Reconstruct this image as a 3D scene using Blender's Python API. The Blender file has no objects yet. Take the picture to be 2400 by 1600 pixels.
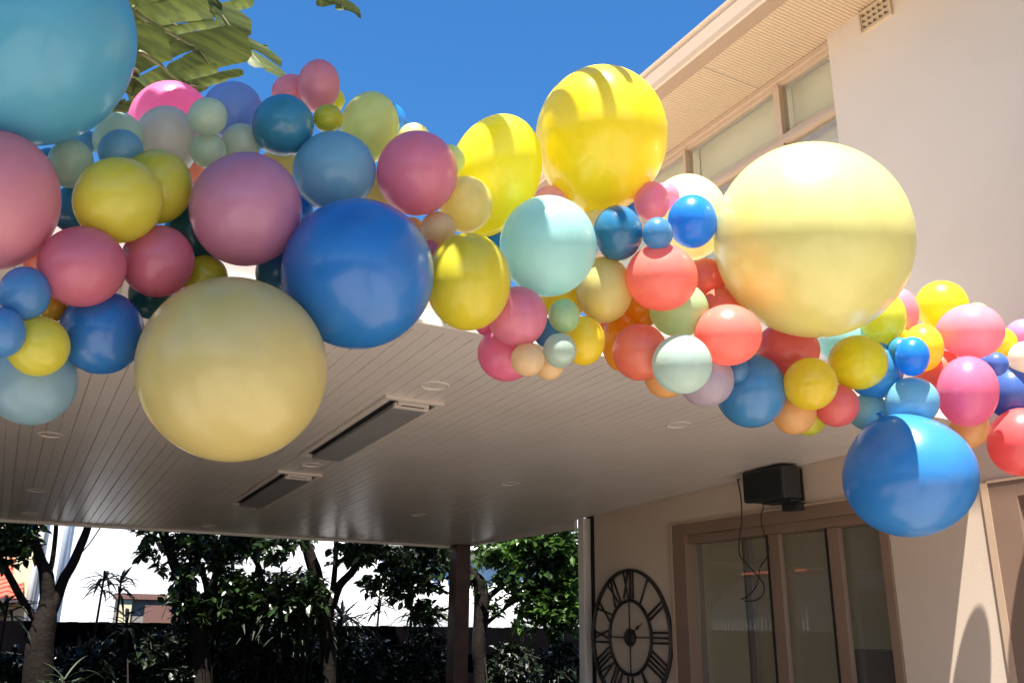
import bpy, bmesh, math, random
from mathutils import Vector, Matrix, Euler
C = bpy.context.scene.collection
PI = math.pi

# ---------------------------------------------------------------- camera
cam_d = bpy.data.cameras.new('camera')
cam = bpy.data.objects.new('camera', cam_d); C.objects.link(cam)
cam_d.sensor_width = 36.0
cam_d.lens = 36.0 * 2071.348 / 2400.0
cam_d.clip_start = 0.05; cam_d.clip_end = 2000
cam.matrix_world = Matrix([[0.875329, -0.159439, -0.456485, 0], [-0.483383, -0.265486, -0.834181, 0], [0.01181, 0.95084, -0.309458, 1.65], [0, 0, 0, 1]])
bpy.context.scene.camera = cam
# ---------------------------------------------------------------- world and sun
TO_SUN = Vector((-0.20, -0.29, 1.0)).normalized()
elev = math.asin(TO_SUN.z); azim = math.atan2(TO_SUN.x, TO_SUN.y)
world = bpy.data.worlds.new('World'); bpy.context.scene.world = world
world.use_nodes = True
wn = world.node_tree.nodes; wl = world.node_tree.links
bg = wn.get('Background') or wn.new('ShaderNodeBackground')
sky = wn.new('ShaderNodeTexSky'); sky.sky_type = 'NISHITA'; sky.sun_disc = False
sky.sun_elevation = elev; sky.sun_rotation = azim
sky.air_density = 1.0; sky.dust_density = 0.0; sky.ozone_density = 5.0
hs = wn.new('ShaderNodeHueSaturation'); hs.inputs['Saturation'].default_value = 1.24
wl.new(sky.outputs[0], hs.inputs['Color']); wl.new(hs.outputs[0], bg.inputs[0]); bg.inputs[1].default_value = 0.066
sun_d = bpy.data.lights.new('sun', 'SUN'); sun_d.energy = 5.0; sun_d.angle = math.radians(0.53)
sun_d.color = (1.0, 0.95, 0.87)
sun = bpy.data.objects.new('sun', sun_d); C.objects.link(sun)
sun.rotation_euler = TO_SUN.to_track_quat('Z', 'Y').to_euler(); sun.location = (0, 0, 20)
vs = bpy.context.scene.view_settings
vs.view_transform = 'Standard'; vs.look = 'None'; vs.exposure = 1.75; vs.gamma = 1.0
cy = bpy.context.scene.cycles
cy.max_bounces = 12; cy.diffuse_bounces = 6; cy.glossy_bounces = 4; cy.transmission_bounces = 10
cy.transparent_max_bounces = 12; cy.caustics_reflective = False; cy.caustics_refractive = False
cy.use_denoising = True

# ---------------------------------------------------------------- measured data (metres)
TREES = {'left': {'trunks': [[[0.527, 9.3, 0.13, 0.1345], [0.374, 9.3, 1.152, 0.1239], [0.342, 9.3, 1.507, 0.114], [0.352, 9.3, 1.725, 0.092], [0.342, 9.3, 1.872, 0.0694], [0.297, 9.3, 2.076, 0.062], [0.246, 9.3, 2.175, 0.0465], [0.163, 9.3, 2.353, 0.0408], [0.087, 9.3, 2.521, 0.0389], [-0.04, 9.3, 2.919, 0.0353], [-0.177, 9.3, 3.546, 0.0239]], [[0.3, 9.3, 2.057, 0.0426], [0.326, 9.3, 2.133, 0.0233], [0.327, 9.3, 2.285, 0.0215], [0.311, 9.3, 2.523, 0.0197], [0.256, 9.3, 3.025, 0.016]], [[0.365, 9.3, 1.725, 0.0767], [0.413, 9.3, 1.867, 0.0503], [0.449, 9.3, 2.044, 0.0468], [0.495, 9.3, 2.159, 0.0432], [0.545, 9.3, 2.354, 0.0397], [0.58, 9.3, 2.533, 0.034], [0.62, 9.3, 2.977, 0.0286]], [[0.277, 9.3, 1.68, 0.0305], [0.154, 9.3, 1.831, 0.0324], [0.052, 9.3, 1.982, 0.0305], [-0.037, 9.3, 2.118, 0.0286], [-0.187, 9.3, 2.371, 0.0248], [-0.356, 9.3, 2.775, 0.0192]], [[0.545, 9.3, 2.258, 0.0059], [0.621, 9.3, 2.378, 0.006], [0.677, 9.3, 2.499, 0.006], [0.7, 9.3, 2.548, 0.0061]], [[0.153, 9.3, 2.239, 0.0077], [0.047, 9.3, 2.178, 0.0058], [-0.022, 9.3, 2.149, 0.0038]]], 'blobs': [[-0.09, 9.3, 2.396, 0.23, 0.173, 150], [0.038, 9.3, 2.441, 0.155, 0.116, 80], [-0.029, 9.3, 2.23, 0.145, 0.084, 40], [0.097, 9.3, 2.293, 0.077, 0.046, 10], [-0.11, 9.3, 2.718, 0.466, 0.194, 300], [0.412, 9.3, 2.999, 0.606, 0.202, 600], [0.403, 9.8, 3.284, 0.642, 0.257, 500]]}, 'mid': {'trunks': [[[1.909, 9.4, 0.012, 0.1188], [1.779, 9.4, 1.124, 0.1107], [1.718, 9.4, 1.512, 0.0994], [1.674, 9.4, 1.749, 0.0834], [1.632, 9.4, 1.868, 0.071], [1.555, 9.4, 2.007, 0.0627], [1.432, 9.4, 2.164, 0.0501], [1.336, 9.4, 2.363, 0.0419], [1.261, 9.4, 2.544, 0.042], [1.146, 9.4, 3.038, 0.034]], [[1.753, 9.4, 1.631, 0.0917], [1.793, 9.4, 1.912, 0.0549], [1.827, 9.4, 2.201, 0.0427], [1.903, 9.4, 2.583, 0.0348], [1.933, 9.4, 3.108, 0.0266]], [[1.778, 9.4, 1.831, 0.0378], [1.722, 9.4, 2.032, 0.0253], [1.6, 9.4, 2.315, 0.0212], [1.53, 9.4, 2.56, 0.0213], [1.464, 9.4, 2.937, 0.0172]], [[2.036, 9.4, 1.355, 0.0545], [2.228, 9.4, 1.924, 0.0345], [2.246, 9.4, 2.176, 0.0283], [2.117, 9.4, 2.382, 0.024], [1.988, 9.4, 2.589, 0.0218], [1.861, 9.4, 2.97, 0.0176]], [[1.332, 9.4, 2.363, 0.0084], [1.236, 9.4, 2.338, 0.0062], [1.155, 9.4, 2.301, 0.0041]]], 'blobs': [[1.077, 9.4, 2.512, 0.116, 0.05, 16], [1.181, 9.4, 2.465, 0.1, 0.075, 20], [1.163, 9.4, 2.302, 0.108, 0.058, 26], [1.344, 9.4, 2.173, 0.083, 0.058, 18], [1.466, 9.4, 2.411, 0.211, 0.169, 110], [1.738, 9.4, 2.363, 0.235, 0.205, 190], [1.968, 9.4, 2.374, 0.216, 0.216, 180], [2.132, 9.4, 2.447, 0.131, 0.131, 60], [1.541, 9.4, 2.128, 0.126, 0.101, 40], [1.961, 9.4, 2.04, 0.257, 0.171, 160], [1.742, 9.4, 1.79, 0.251, 0.168, 150], [2.208, 9.4, 2.559, 0.097, 0.062, 20], [2.314, 9.4, 1.926, 0.304, 0.217, 260], [2.076, 9.4, 1.756, 0.256, 0.128, 140], [1.493, 9.4, 1.865, 0.124, 0.124, 60], [1.464, 9.4, 3.11, 0.735, 0.26, 700], [1.515, 9.9, 3.415, 0.779, 0.275, 600]]}, 'right': {'trunks': [[[2.987, 9.0, -0.005, 0.0686], [2.919, 9.0, 1.127, 0.0712], [2.879, 9.0, 1.524, 0.0763], [2.796, 9.0, 1.847, 0.0726], [2.695, 9.0, 2.175, 0.0687], [2.608, 9.0, 2.38, 0.056], [2.543, 9.0, 2.524, 0.0561], [2.43, 9.0, 3.054, 0.0481]], [[2.863, 9.0, 1.726, 0.064], [2.894, 9.0, 2.015, 0.0302], [2.901, 9.0, 2.267, 0.0261], [2.892, 9.0, 2.514, 0.0242], [2.866, 9.0, 3.092, 0.0201]], [[2.884, 9.0, 1.849, 0.0643], [2.958, 9.0, 2.05, 0.0434], [3.084, 9.0, 2.19, 0.0395], [3.188, 9.0, 2.366, 0.0377], [3.27, 9.0, 2.544, 0.0336], [3.382, 9.0, 3.045, 0.0275]], [[3.308, 9.0, 1.943, 0.0132], [3.459, 9.0, 2.161, 0.0134], [3.619, 9.0, 2.298, 0.0113]], [[4.177, 9.0, 2.01, 0.0184], [3.973, 9.0, 2.092, 0.016], [3.846, 9.0, 2.167, 0.0136], [3.698, 9.0, 2.192, 0.0113]]], 'blobs': [[2.319, 9.0, 2.365, 0.161, 0.11, 60], [2.417, 9.0, 2.462, 0.128, 0.068, 34], [2.245, 9.0, 2.478, 0.059, 0.034, 8], [2.635, 9.0, 2.474, 0.061, 0.035, 8], [2.957, 9.0, 2.376, 0.158, 0.096, 40], [3.138, 9.0, 2.407, 0.221, 0.151, 110], [3.322, 9.0, 2.468, 0.179, 0.116, 70], [3.444, 9.0, 2.422, 0.135, 0.099, 34], [3.252, 9.0, 2.09, 0.062, 0.071, 20], [3.327, 9.0, 2.02, 0.071, 0.053, 14], [3.576, 9.0, 2.209, 0.202, 0.157, 90], [3.814, 9.0, 2.307, 0.228, 0.183, 90], [3.931, 9.0, 2.469, 0.231, 0.083, 70], [3.724, 9.0, 2.149, 0.181, 0.136, 60], [3.539, 9.0, 2.013, 0.134, 0.062, 24], [4.0, 9.0, 2.049, 0.11, 0.064, 20], [2.552, 9.0, 1.923, 0.296, 0.233, 260], [3.935, 9.0, 1.829, 0.181, 0.117, 80], [3.657, 9.0, 2.038, 0.153, 0.135, 60], [4.062, 9.0, 2.363, 0.12, 0.231, 90], [3.182, 9.0, 3.164, 0.956, 0.273, 900], [3.374, 9.6, 3.558, 0.93, 0.294, 600]]}, 'hedge': {'trunks': [[[4.788, 9.3, -0.187, 0.0769], [4.756, 9.3, 1.082, 0.08], [4.715, 9.3, 1.438, 0.0808], [4.738, 9.3, 1.802, 0.0866], [4.713, 9.3, 2.126, 0.0825], [4.602, 9.3, 2.24, 0.0582], [4.528, 9.3, 2.354, 0.0436], [4.486, 9.3, 2.494, 0.0437], [4.492, 9.3, 3.173, 0.0397]], [[4.734, 9.3, 1.941, 0.0483], [5.017, 9.3, 2.136, 0.0246], [5.241, 9.3, 2.288, 0.02], [5.413, 9.3, 2.541, 0.0152]], [[4.741, 9.3, 1.665, 0.0288], [5.076, 9.3, 1.902, 0.0172], [5.358, 9.3, 2.051, 0.0125], [5.65, 9.3, 2.108, 0.0101]]], 'blobs': [[4.898, 9.3, 2.515, 0.178, 0.159, 110], [5.042, 9.3, 2.329, 0.223, 0.223, 110], [5.325, 9.3, 2.635, 0.304, 0.203, 260], [5.711, 9.3, 2.556, 0.308, 0.308, 420], [5.891, 9.3, 2.364, 0.155, 0.567, 300], [5.532, 9.3, 1.912, 0.3, 0.2, 160], [5.829, 9.3, 2.114, 0.204, 0.408, 300], [5.532, 9.3, 2.251, 0.202, 0.253, 170], [5.215, 9.3, 2.047, 0.198, 0.198, 60], [5.359, 9.3, 1.86, 0.149, 0.119, 26], [5.767, 9.3, 1.772, 0.252, 0.252, 240], [5.276, 9.3, 1.671, 0.147, 0.098, 30], [4.64, 9.3, 2.241, 0.078, 0.243, 24], [4.855, 9.3, 1.897, 0.097, 0.116, 30], [5.29, 9.3, 3.29, 0.773, 0.258, 90]]}}  # uppermost large blobs: unseen crown cover added to shade the plants below
SHRUBS = [[[0.199, 9.6, 1.067, 0.344, 0.344, 380]], [[0.823, 9.7, 1.161, 0.321, 0.361, 340]], [[1.435, 9.5, 1.2, 0.326, 0.448, 420]], [[2.181, 9.7, 1.386, 0.348, 0.478, 500]], [[2.736, 9.6, 1.263, 0.353, 0.485, 480]], [[3.556, 9.8, 1.162, 0.373, 0.419, 380]], [[4.177, 9.6, 1.164, 0.33, 0.471, 380]], [[5.088, 9.2, 1.127, 0.332, 0.38, 460]], [[5.884, 9.4, 1.106, 0.4, 0.4, 420]]]
STRAPS = [[0.825, 9.8, 2.118, 0.26, 26], [0.993, 9.9, 2.108, 0.239, 22], [1.08, 9.7, 1.741, 0.291, 26], [2.196, 9.5, 2.051, 0.262, 60], [2.461, 9.3, 1.928, 0.312, 80], [2.723, 9.2, 2.143, 0.254, 60], [3.102, 9.3, 1.773, 0.356, 60], [2.623, 9.2, 1.764, 0.335, 80], [2.287, 9.4, 1.76, 0.31, 70], [3.972, 9.5, 1.881, 0.246, 34], [4.21, 9.5, 1.749, 0.286, 40], [3.628, 9.6, 1.965, 0.283, 26], [0.032, 9.5, 1.869, 0.309, 18], [0.561, 9.0, 1.199, 0.294, 30], [2.464, 9.4, 2.184, 0.229, 50], [2.792, 9.2, 1.85, 0.326, 80], [2.067, 9.4, 1.837, 0.256, 50]]
LEAVES = {'a': [[-0.057, 2.75, 3.672], [0.09, 2.85, 3.634], [0.22, 2.95, 3.665], [0.32, 3.0, 3.661], [0.401, 3.05, 3.601]], 'b': [[-0.015, 2.7, 3.439], [0.111, 2.75, 3.427], [0.172, 2.8, 3.435], [0.238, 2.85, 3.431], [0.341, 2.9, 3.459]], 'c': [[0.223, 3.1, 4.051], [0.361, 3.15, 3.982], [0.421, 3.15, 3.92], [0.492, 3.15, 3.85], [0.57, 3.1, 3.741]], 'd': [[-0.044, 3.0, 3.826], [0.084, 3.1, 3.868], [0.233, 3.2, 3.982], [0.348, 3.25, 4.046], [0.393, 3.3, 4.065]], 'h': [[-0.014, 2.95, 3.784], [0.124, 3.05, 3.799], [0.268, 3.1, 3.803], [0.403, 3.15, 3.827], [0.518, 3.2, 3.871]], 'e': [[0.612, 2.9, 4.128], [0.72, 2.95, 4.088], [0.777, 3.0, 4.089], [0.82, 3.0, 4.072], [0.836, 3.0, 4.054]], 'f': [[0.038, 2.7, 3.331], [0.075, 2.7, 3.328], [0.105, 2.72, 3.335], [0.107, 2.75, 3.306], [0.101, 2.75, 3.259]], 'g': [[0.02, 2.75, 3.222], [0.06, 2.75, 3.203], [0.079, 2.75, 3.205], [0.096, 2.75, 3.204]]}
BALLOONS = [
('aqua_blue', [-0.128, 1.975, 2.871], [-0.328, 0.471, -0.819], [-0.01, 0.865, 0.502], [0.2278, 0.1929, 0.2209], "huge aqua blue balloon cut off by the photo's top left corner"),
('dusty_pink', [-0.155, 2.026, 2.505], [-0.078, 0.401, -0.913], [-0.121, 0.905, 0.408], [0.1497, 0.128, 0.1458], 'large dusty pink balloon on the left edge just under the huge aqua blue one'),
('lemon', [0.083, 2.017, 2.563], [-0.478, 0.392, -0.786], [0.143, 0.918, 0.37], [0.0991, 0.0929, 0.1008], 'round lemon yellow balloon resting on the two dark pink balloons at left'),
('lemon', [0.166, 2.126, 2.669], [-0.124, 0.426, -0.896], [0.019, 0.904, 0.427], [0.0916, 0.0825, 0.0914], 'lemon yellow balloon half hidden behind the round lemon yellow one at left'),
('mint', [-0.027, 2.145, 2.688], [-0.1, 0.329, -0.939], [-0.011, 0.943, 0.332], [0.0585, 0.0501, 0.057], 'pale mint balloon just right of the dusty pink one under the huge aqua balloon'),
('dusty_sky', [0.076, 2.156, 2.756], [-0.389, 0.489, -0.781], [0.138, 0.869, 0.475], [0.0551, 0.0504, 0.0554], 'small light blue balloon sitting on top of the round lemon yellow balloon'),
('mint', [0.067, 2.232, 2.829], [-0.159, 0.38, -0.911], [-0.028, 0.921, 0.389], [0.0672, 0.0588, 0.0661], 'pale mint balloon showing above the small light blue one at left'),
('pearl', [0.185, 2.297, 2.884], [0.008, 0.559, -0.829], [0.137, 0.821, 0.555], [0.0997, 0.0828, 0.0959], 'pearl grey green balloon below the bright pink one near the palm leaves'),
('bright_pink', [0.199, 2.43, 3.024], [-0.38, 0.401, -0.834], [-0.066, 0.887, 0.457], [0.1206, 0.11, 0.121], 'bright pink balloon right under the banana-like leaves, its top sunlit'),
('mint', [0.264, 2.145, 2.907], [-0.49, 0.578, -0.652], [0.164, 0.796, 0.583], [0.0515, 0.0475, 0.052], 'round pale mint balloon in front of the periwinkle one under the leaves'),
('periwinkle', [0.348, 2.313, 3.043], [0.508, -0.551, 0.662], [0.063, 0.791, 0.609], [0.0869, 0.0805, 0.0879], 'periwinkle blue balloon right of the bright pink one under the leaves'),
('mint', [0.285, 2.219, 2.852], [-0.47, 0.53, -0.706], [0.047, 0.814, 0.579], [0.0481, 0.0449, 0.0488], "small greenish mint balloon just above the large mauve balloon's left side"),
('pearl_mint', [0.369, 2.24, 2.906], [-0.256, 0.574, -0.778], [0.109, 0.817, 0.567], [0.057, 0.0528, 0.0577], 'small grey mint balloon between the periwinkle and deep teal balloons'),
('deep_teal', [0.46, 2.155, 2.947], [-0.394, 0.478, -0.785], [0.097, 0.871, 0.482], [0.0855, 0.0804, 0.0871], 'deep teal blue balloon below the two pink ones topping the garland'),
('dusty_pink', [0.509, 2.324, 3.165], [-0.751, 0.466, -0.468], [0.219, 0.845, 0.489], [0.0578, 0.0532, 0.0583], 'smaller pink balloon behind the topmost pink one against the sky'),
('dusty_pink', [0.564, 2.223, 3.15], [0.974, -0.226, -0.031], [0.098, 0.539, -0.836], [0.0605, 0.0605, 0.0732], "oval pink balloon standing topmost of the garland's left half"),
('olive', [0.579, 2.145, 3.001], [-0.724, 0.543, -0.425], [0.275, 0.792, 0.545], [0.0414, 0.0389, 0.0422], 'small olive yellow balloon right of the deep teal one'),
('lime', [0.628, 2.315, 3.173], [-0.592, 0.585, -0.554], [0.256, 0.788, 0.559], [0.0428, 0.0405, 0.0438], 'lime yellow sliver of balloon behind the topmost oval pink one'),
('pale_lime', [0.728, 2.23, 3.065], [0.964, -0.213, -0.16], [-0.021, 0.541, -0.841], [0.0857, 0.0857, 0.1046], 'tall pale yellow green balloon against the sky left of the pink one'),
('bright_blue', [0.838, 2.4, 3.203], [-0.211, 0.659, -0.722], [0.361, 0.739, 0.569], [0.0705, 0.0678, 0.0726], 'bright blue balloon peeping out behind the tall pale yellow green one'),
('cream_yellow', [0.903, 2.315, 3.123], [-0.837, 0.474, -0.272], [0.338, 0.84, 0.424], [0.0512, 0.0486, 0.0524], 'cream yellow balloon peeping over the pink one against the sky'),
('dusty_sky', [0.606, 2.133, 2.837], [-0.725, 0.558, -0.404], [0.289, 0.779, 0.556], [0.1133, 0.1081, 0.1163], 'dusty sky blue balloon just above the large royal blue one'),
('mauve', [0.371, 2.055, 2.629], [-0.185, 0.511, -0.839], [0.178, 0.857, 0.483], [0.141, 0.1331, 0.1439], 'large mauve pink balloon left of the large royal blue one'),
('royal_blue', [0.651, 2.001, 2.496], [-0.665, 0.46, -0.588], [0.356, 0.888, 0.292], [0.1909, 0.1883, 0.1991], "large royal blue balloon in the middle of the garland's left half"),
('rose', [0.819, 2.06, 2.855], [-0.027, 0.41, -0.912], [0.369, 0.852, 0.372], [0.1171, 0.1121, 0.1203], 'rose pink balloon above and right of the large royal blue one'),
('pale_lime', [0.949, 2.145, 2.976], [-0.912, 0.383, -0.147], [0.279, 0.841, 0.464], [0.0507, 0.046, 0.0508], 'small pale green balloon squeezed between the rose pink and tall yellow ones'),
('khaki_yellow', [1.008, 2.139, 2.842], [0.14, 0.475, -0.869], [0.379, 0.785, 0.49], [0.0835, 0.0806, 0.0861], 'pale khaki yellow balloon right of the rose pink one, dappled with sun'),
('peach_tan', [0.909, 2.105, 2.725], [-0.851, 0.488, -0.193], [0.401, 0.842, 0.36], [0.0506, 0.0491, 0.0524], 'small peach balloon below the rose pink one and above the mustard yellow'),
('peach_tan', [0.862, 2.188, 2.743], [0.088, 0.364, -0.927], [0.352, 0.86, 0.37], [0.0392, 0.0368, 0.0399], "tiny peach balloon tucked behind the royal blue one's upper right"),
('yellow', [1.144, 2.222, 3.019], [0.91, -0.282, -0.303], [-0.101, 0.559, -0.823], [0.1452, 0.1452, 0.1914], 'tall bright yellow balloon with leaf shadows, left of the biggest bright yellow one'),
('yellow_deep', [1.502, 2.141, 3.214], [0.846, -0.524, -0.095], [0.203, 0.481, -0.853], [0.22, 0.22, 0.2365], 'biggest bright yellow balloon on top of the garland before the eaves'),
('aqua_mint', [1.245, 2.06, 2.731], [0.286, 0.358, -0.889], [0.547, 0.7, 0.458], [0.1495, 0.1439, 0.154], 'large pale aqua balloon with a sunlit streak below the bright yellow ones'),
('teal_blue', [1.501, 2.06, 2.834], [0.222, 0.261, -0.939], [0.58, 0.739, 0.343], [0.0863, 0.077, 0.0857], 'dark teal blue balloon directly under the biggest bright yellow one'),
('steel_blue', [1.571, 1.952, 2.804], [0.331, 0.339, -0.88], [0.541, 0.696, 0.472], [0.0512, 0.0463, 0.0512], 'small steel blue balloon between the dark teal and vivid blue ones'),
('vivid_blue', [1.843, 2.102, 2.975], [0.403, 0.343, -0.849], [0.603, 0.598, 0.528], [0.0907, 0.0823, 0.0908], "vivid blue balloon touching the giant pale yellow one's left side"),
('clear_pink', [1.658, 2.083, 2.993], [0.327, 0.326, -0.887], [0.517, 0.724, 0.457], [0.0653, 0.0582, 0.0648], 'see-through pink balloon just left above the vivid blue one'),
('clear_pink', [1.797, 2.18, 3.093], [0.684, -0.175, -0.708], [0.615, 0.661, 0.43], [0.0491, 0.0478, 0.0509], 'faint pinkish balloon behind the see-through pink one'),
('white_yellow', [1.967, 2.267, 3.089], [0.289, 0.189, -0.938], [0.619, 0.711, 0.334], [0.1579, 0.145, 0.1591], 'big whitish yellow balloon lit white, behind the vivid blue one'),
('pale_pink', [1.383, 2.272, 3.002], [-0.854, 0.517, 0.065], [0.501, 0.781, 0.373], [0.0597, 0.0562, 0.0608], 'pale pink balloon peeping between the two bright yellow ones'),
('bright_blue', [1.201, 2.348, 2.858], [-0.829, 0.518, -0.209], [0.431, 0.832, 0.35], [0.0584, 0.058, 0.0611], 'bright blue balloon glimpsed between the tall yellow and pale aqua ones'),
('bright_blue', [1.709, 2.26, 3.085], [0.408, 0.275, -0.871], [0.447, 0.771, 0.453], [0.0594, 0.0564, 0.0608], "bright blue balloon glimpsed under the biggest yellow one's right side"),
('white_yellow', [1.558, 2.23, 2.941], [-0.819, 0.542, 0.19], [0.553, 0.657, 0.512], [0.0743, 0.071, 0.0763], 'pale yellow balloon glimpsed between the pale aqua and dark teal ones'),
('coral', [1.631, 2.017, 2.696], [-0.785, 0.602, 0.143], [0.616, 0.74, 0.269], [0.1113, 0.1045, 0.1133], 'round coral balloon below the small steel blue one'),
('coral', [2.023, 2.251, 2.851], [0.475, 0.168, -0.864], [0.597, 0.66, 0.456], [0.0766, 0.0746, 0.0794], "coral balloon tucked behind the giant pale yellow one's left side"),
('pale_yellow', [2.207, 1.921, 2.916], [0.513, -0.166, -0.842], [0.774, 0.514, 0.37], [0.3336, 0.321, 0.3437], 'giant pale yellow balloon, the largest in the right half of the garland'),
('mustard', [0.969, 2.023, 2.548], [0.128, 0.228, -0.965], [0.43, 0.864, 0.261], [0.1332, 0.116, 0.1308], 'large mustard yellow balloon right of the large royal blue one'),
('rose', [1.152, 2.075, 2.497], [0.144, 0.23, -0.962], [0.496, 0.825, 0.272], [0.0863, 0.0851, 0.09], 'rose pink balloon below the large pale aqua one'),
('hot_pink', [1.19, 2.208, 2.429], [-0.832, 0.555, 0.005], [0.546, 0.817, 0.187], [0.0862, 0.0836, 0.0891], "hot pink balloon lowest at the garland's middle, against the patio ceiling"),
('mint_green', [1.3, 2.06, 2.522], [0.248, 0.367, -0.897], [0.555, 0.705, 0.441], [0.0498, 0.046, 0.0503], 'small mint green balloon above the small glassy mint one in the middle'),
('glass_mint', [1.274, 2.043, 2.407], [0.171, 0.3, -0.939], [0.445, 0.827, 0.345], [0.0499, 0.0474, 0.051], 'small glassy mint balloon right of the tan one in the middle'),
('peach_tan', [1.184, 2.07, 2.373], [-0.551, 0.539, -0.637], [0.43, 0.837, 0.337], [0.0481, 0.0481, 0.0505], 'small tan balloon overlapping the lowest hot pink balloon'),
('peach_tan', [1.301, 2.145, 2.394], [0.121, 0.212, -0.97], [0.407, 0.881, 0.243], [0.0454, 0.0429, 0.0463], 'small tan balloon half hidden under the small glassy mint one'),
('yellow_warm', [1.423, 2.145, 2.49], [0.127, 0.2, -0.972], [0.439, 0.867, 0.236], [0.0755, 0.0649, 0.0737], 'warm yellow balloon right of the two small mint ones'),
('yellow_warm', [1.463, 2.323, 2.693], [-0.891, 0.455, 0.002], [0.428, 0.836, 0.343], [0.0776, 0.0734, 0.0793], "warm yellow balloon behind the pale aqua one's lower right edge"),
('khaki_yellow', [1.519, 2.168, 2.683], [0.215, 0.315, -0.924], [0.503, 0.775, 0.381], [0.106, 0.0914, 0.1036], 'sandy yellow balloon between the pale aqua and the round coral one'),
('steel_blue', [1.348, 2.23, 2.527], [0.41, 0.219, -0.886], [0.54, 0.725, 0.429], [0.0464, 0.0464, 0.0487], 'blue balloon glimpsed behind the rose pink and small mint ones'),
('amber', [1.726, 2.255, 2.691], [-0.874, 0.479, 0.077], [0.468, 0.792, 0.392], [0.0743, 0.0721, 0.0769], 'amber balloon glimpsed under the round coral one'),
('coral_orange', [1.709, 2.38, 2.687], [-0.773, 0.616, 0.154], [0.622, 0.685, 0.38], [0.0681, 0.067, 0.0709], 'orange red balloon glimpsed below the sandy yellow one'),
('amber', [1.66, 2.279, 2.564], [0.159, 0.265, -0.951], [0.813, -0.582, -0.026], [0.0993, 0.0814, 0.0634], 'amber balloon showing left of the orange coral one at the bottom edge'),
('coral_orange', [1.638, 2.148, 2.489], [0.084, 0.186, -0.979], [0.523, 0.828, 0.202], [0.0905, 0.0869, 0.0931], 'orange coral balloon left of the big grey mint one, against the ceiling'),
('mint_green', [1.782, 2.122, 2.651], [0.813, -0.577, -0.084], [0.555, 0.722, 0.413], [0.096, 0.0907, 0.098], 'mint green balloon behind the round coral one, above the grey mint one'),
('glass_mint2', [1.687, 2.007, 2.421], [-0.258, 0.442, -0.859], [0.539, 0.804, 0.251], [0.0907, 0.0902, 0.0949], 'grey mint balloon with a sharp sunlit patch on the lower edge'),
('coral', [1.88, 2.006, 2.547], [-0.667, 0.737, 0.108], [0.728, 0.615, 0.302], [0.1053, 0.0976, 0.1065], 'large coral balloon under the giant pale yellow one, right of the mint ones'),
('coral_orange', [2.035, 2.197, 2.727], [-0.777, 0.549, 0.309], [0.63, 0.686, 0.364], [0.0728, 0.0716, 0.0758], 'orange coral balloon top peeping between mint green and giant pale yellow'),
('peach', [1.811, 2.24, 2.452], [-0.742, 0.666, -0.078], [0.631, 0.733, 0.255], [0.07, 0.0681, 0.0725], 'peach balloon peeping below the grey mint one'),
('pearl_lilac', [1.885, 2.126, 2.428], [0.757, -0.635, 0.153], [0.556, 0.749, 0.36], [0.0895, 0.0872, 0.0928], 'pearly lilac grey balloon hanging below and right of the grey mint one'),
('steel_blue', [1.999, 2.106, 2.475], [0.16, 0.33, -0.93], [0.584, 0.728, 0.359], [0.0452, 0.041, 0.0453], 'small blue balloon squeezed between the lilac grey and large coral ones'),
('denim', [2.13, 2.179, 2.438], [0.045, 0.287, -0.957], [0.738, 0.636, 0.225], [0.1272, 0.1186, 0.1291], 'denim blue balloon against the ceiling under the coral ones'),
('coral_pink', [2.313, 2.172, 2.612], [-0.658, 0.748, 0.089], [0.714, 0.582, 0.388], [0.1123, 0.1008, 0.1119], 'coral pink balloon under the bottom of the giant pale yellow one'),
('yellow_warm', [2.243, 2.019, 2.441], [-0.125, 0.54, -0.832], [0.774, 0.578, 0.259], [0.0886, 0.0868, 0.0921], 'golden yellow balloon with a sunlit side right of the denim blue one'),
('peach', [2.31, 2.164, 2.383], [-0.135, 0.311, -0.941], [0.761, 0.641, 0.102], [0.0789, 0.075, 0.0808], 'see-through peach balloon below the golden yellow one'),
('lime', [2.473, 2.249, 2.408], [-0.004, 0.424, -0.906], [0.705, 0.644, 0.298], [0.0735, 0.0695, 0.075], 'lime yellow balloon lowest behind the see-through peach one'),
('coral_pink', [2.466, 2.111, 2.415], [0.596, -0.694, 0.404], [0.704, 0.693, 0.152], [0.0769, 0.0747, 0.0796], 'small coral balloon below the golden yellow one, left of the aqua one'),
('yellow', [2.538, 2.06, 2.572], [-0.658, 0.753, 0.001], [0.727, 0.634, 0.263], [0.1024, 0.0976, 0.105], 'bright yellow balloon below right of the giant pale yellow one'),
('sky_blue', [2.754, 2.162, 2.6], [0.134, 0.355, -0.925], [0.794, 0.52, 0.315], [0.1085, 0.1018, 0.1104], 'sky blue balloon behind the bright yellow one at right'),
('aqua_mint', [2.725, 2.27, 2.749], [0.154, 0.251, -0.956], [0.664, 0.69, 0.288], [0.1007, 0.0943, 0.1024], "dusty aqua balloon just under the giant pale yellow one's lower right edge"),
('lime', [2.767, 2.106, 2.796], [0.221, 0.295, -0.93], [0.696, 0.62, 0.362], [0.1042, 0.0826, 0.0981], "lime yellow balloon at the giant pale yellow one's lower right side"),
('pink', [3.039, 2.23, 2.902], [-0.616, 0.781, 0.104], [0.188, 0.274, -0.943], [0.0707, 0.0707, 0.1052], 'pink balloon behind the lime yellow one before the beige wall'),
('yellow', [3.227, 2.168, 2.955], [0.569, -0.158, -0.807], [0.746, 0.513, 0.426], [0.1037, 0.1018, 0.1079], 'bright yellow balloon topmost at right before the beige wall'),
('pink', [3.201, 2.04, 2.799], [0.146, 0.302, -0.942], [-0.572, 0.803, 0.168], [0.1103, 0.1103, 0.119], 'oval pink balloon right of the topmost bright yellow one at right'),
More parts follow.
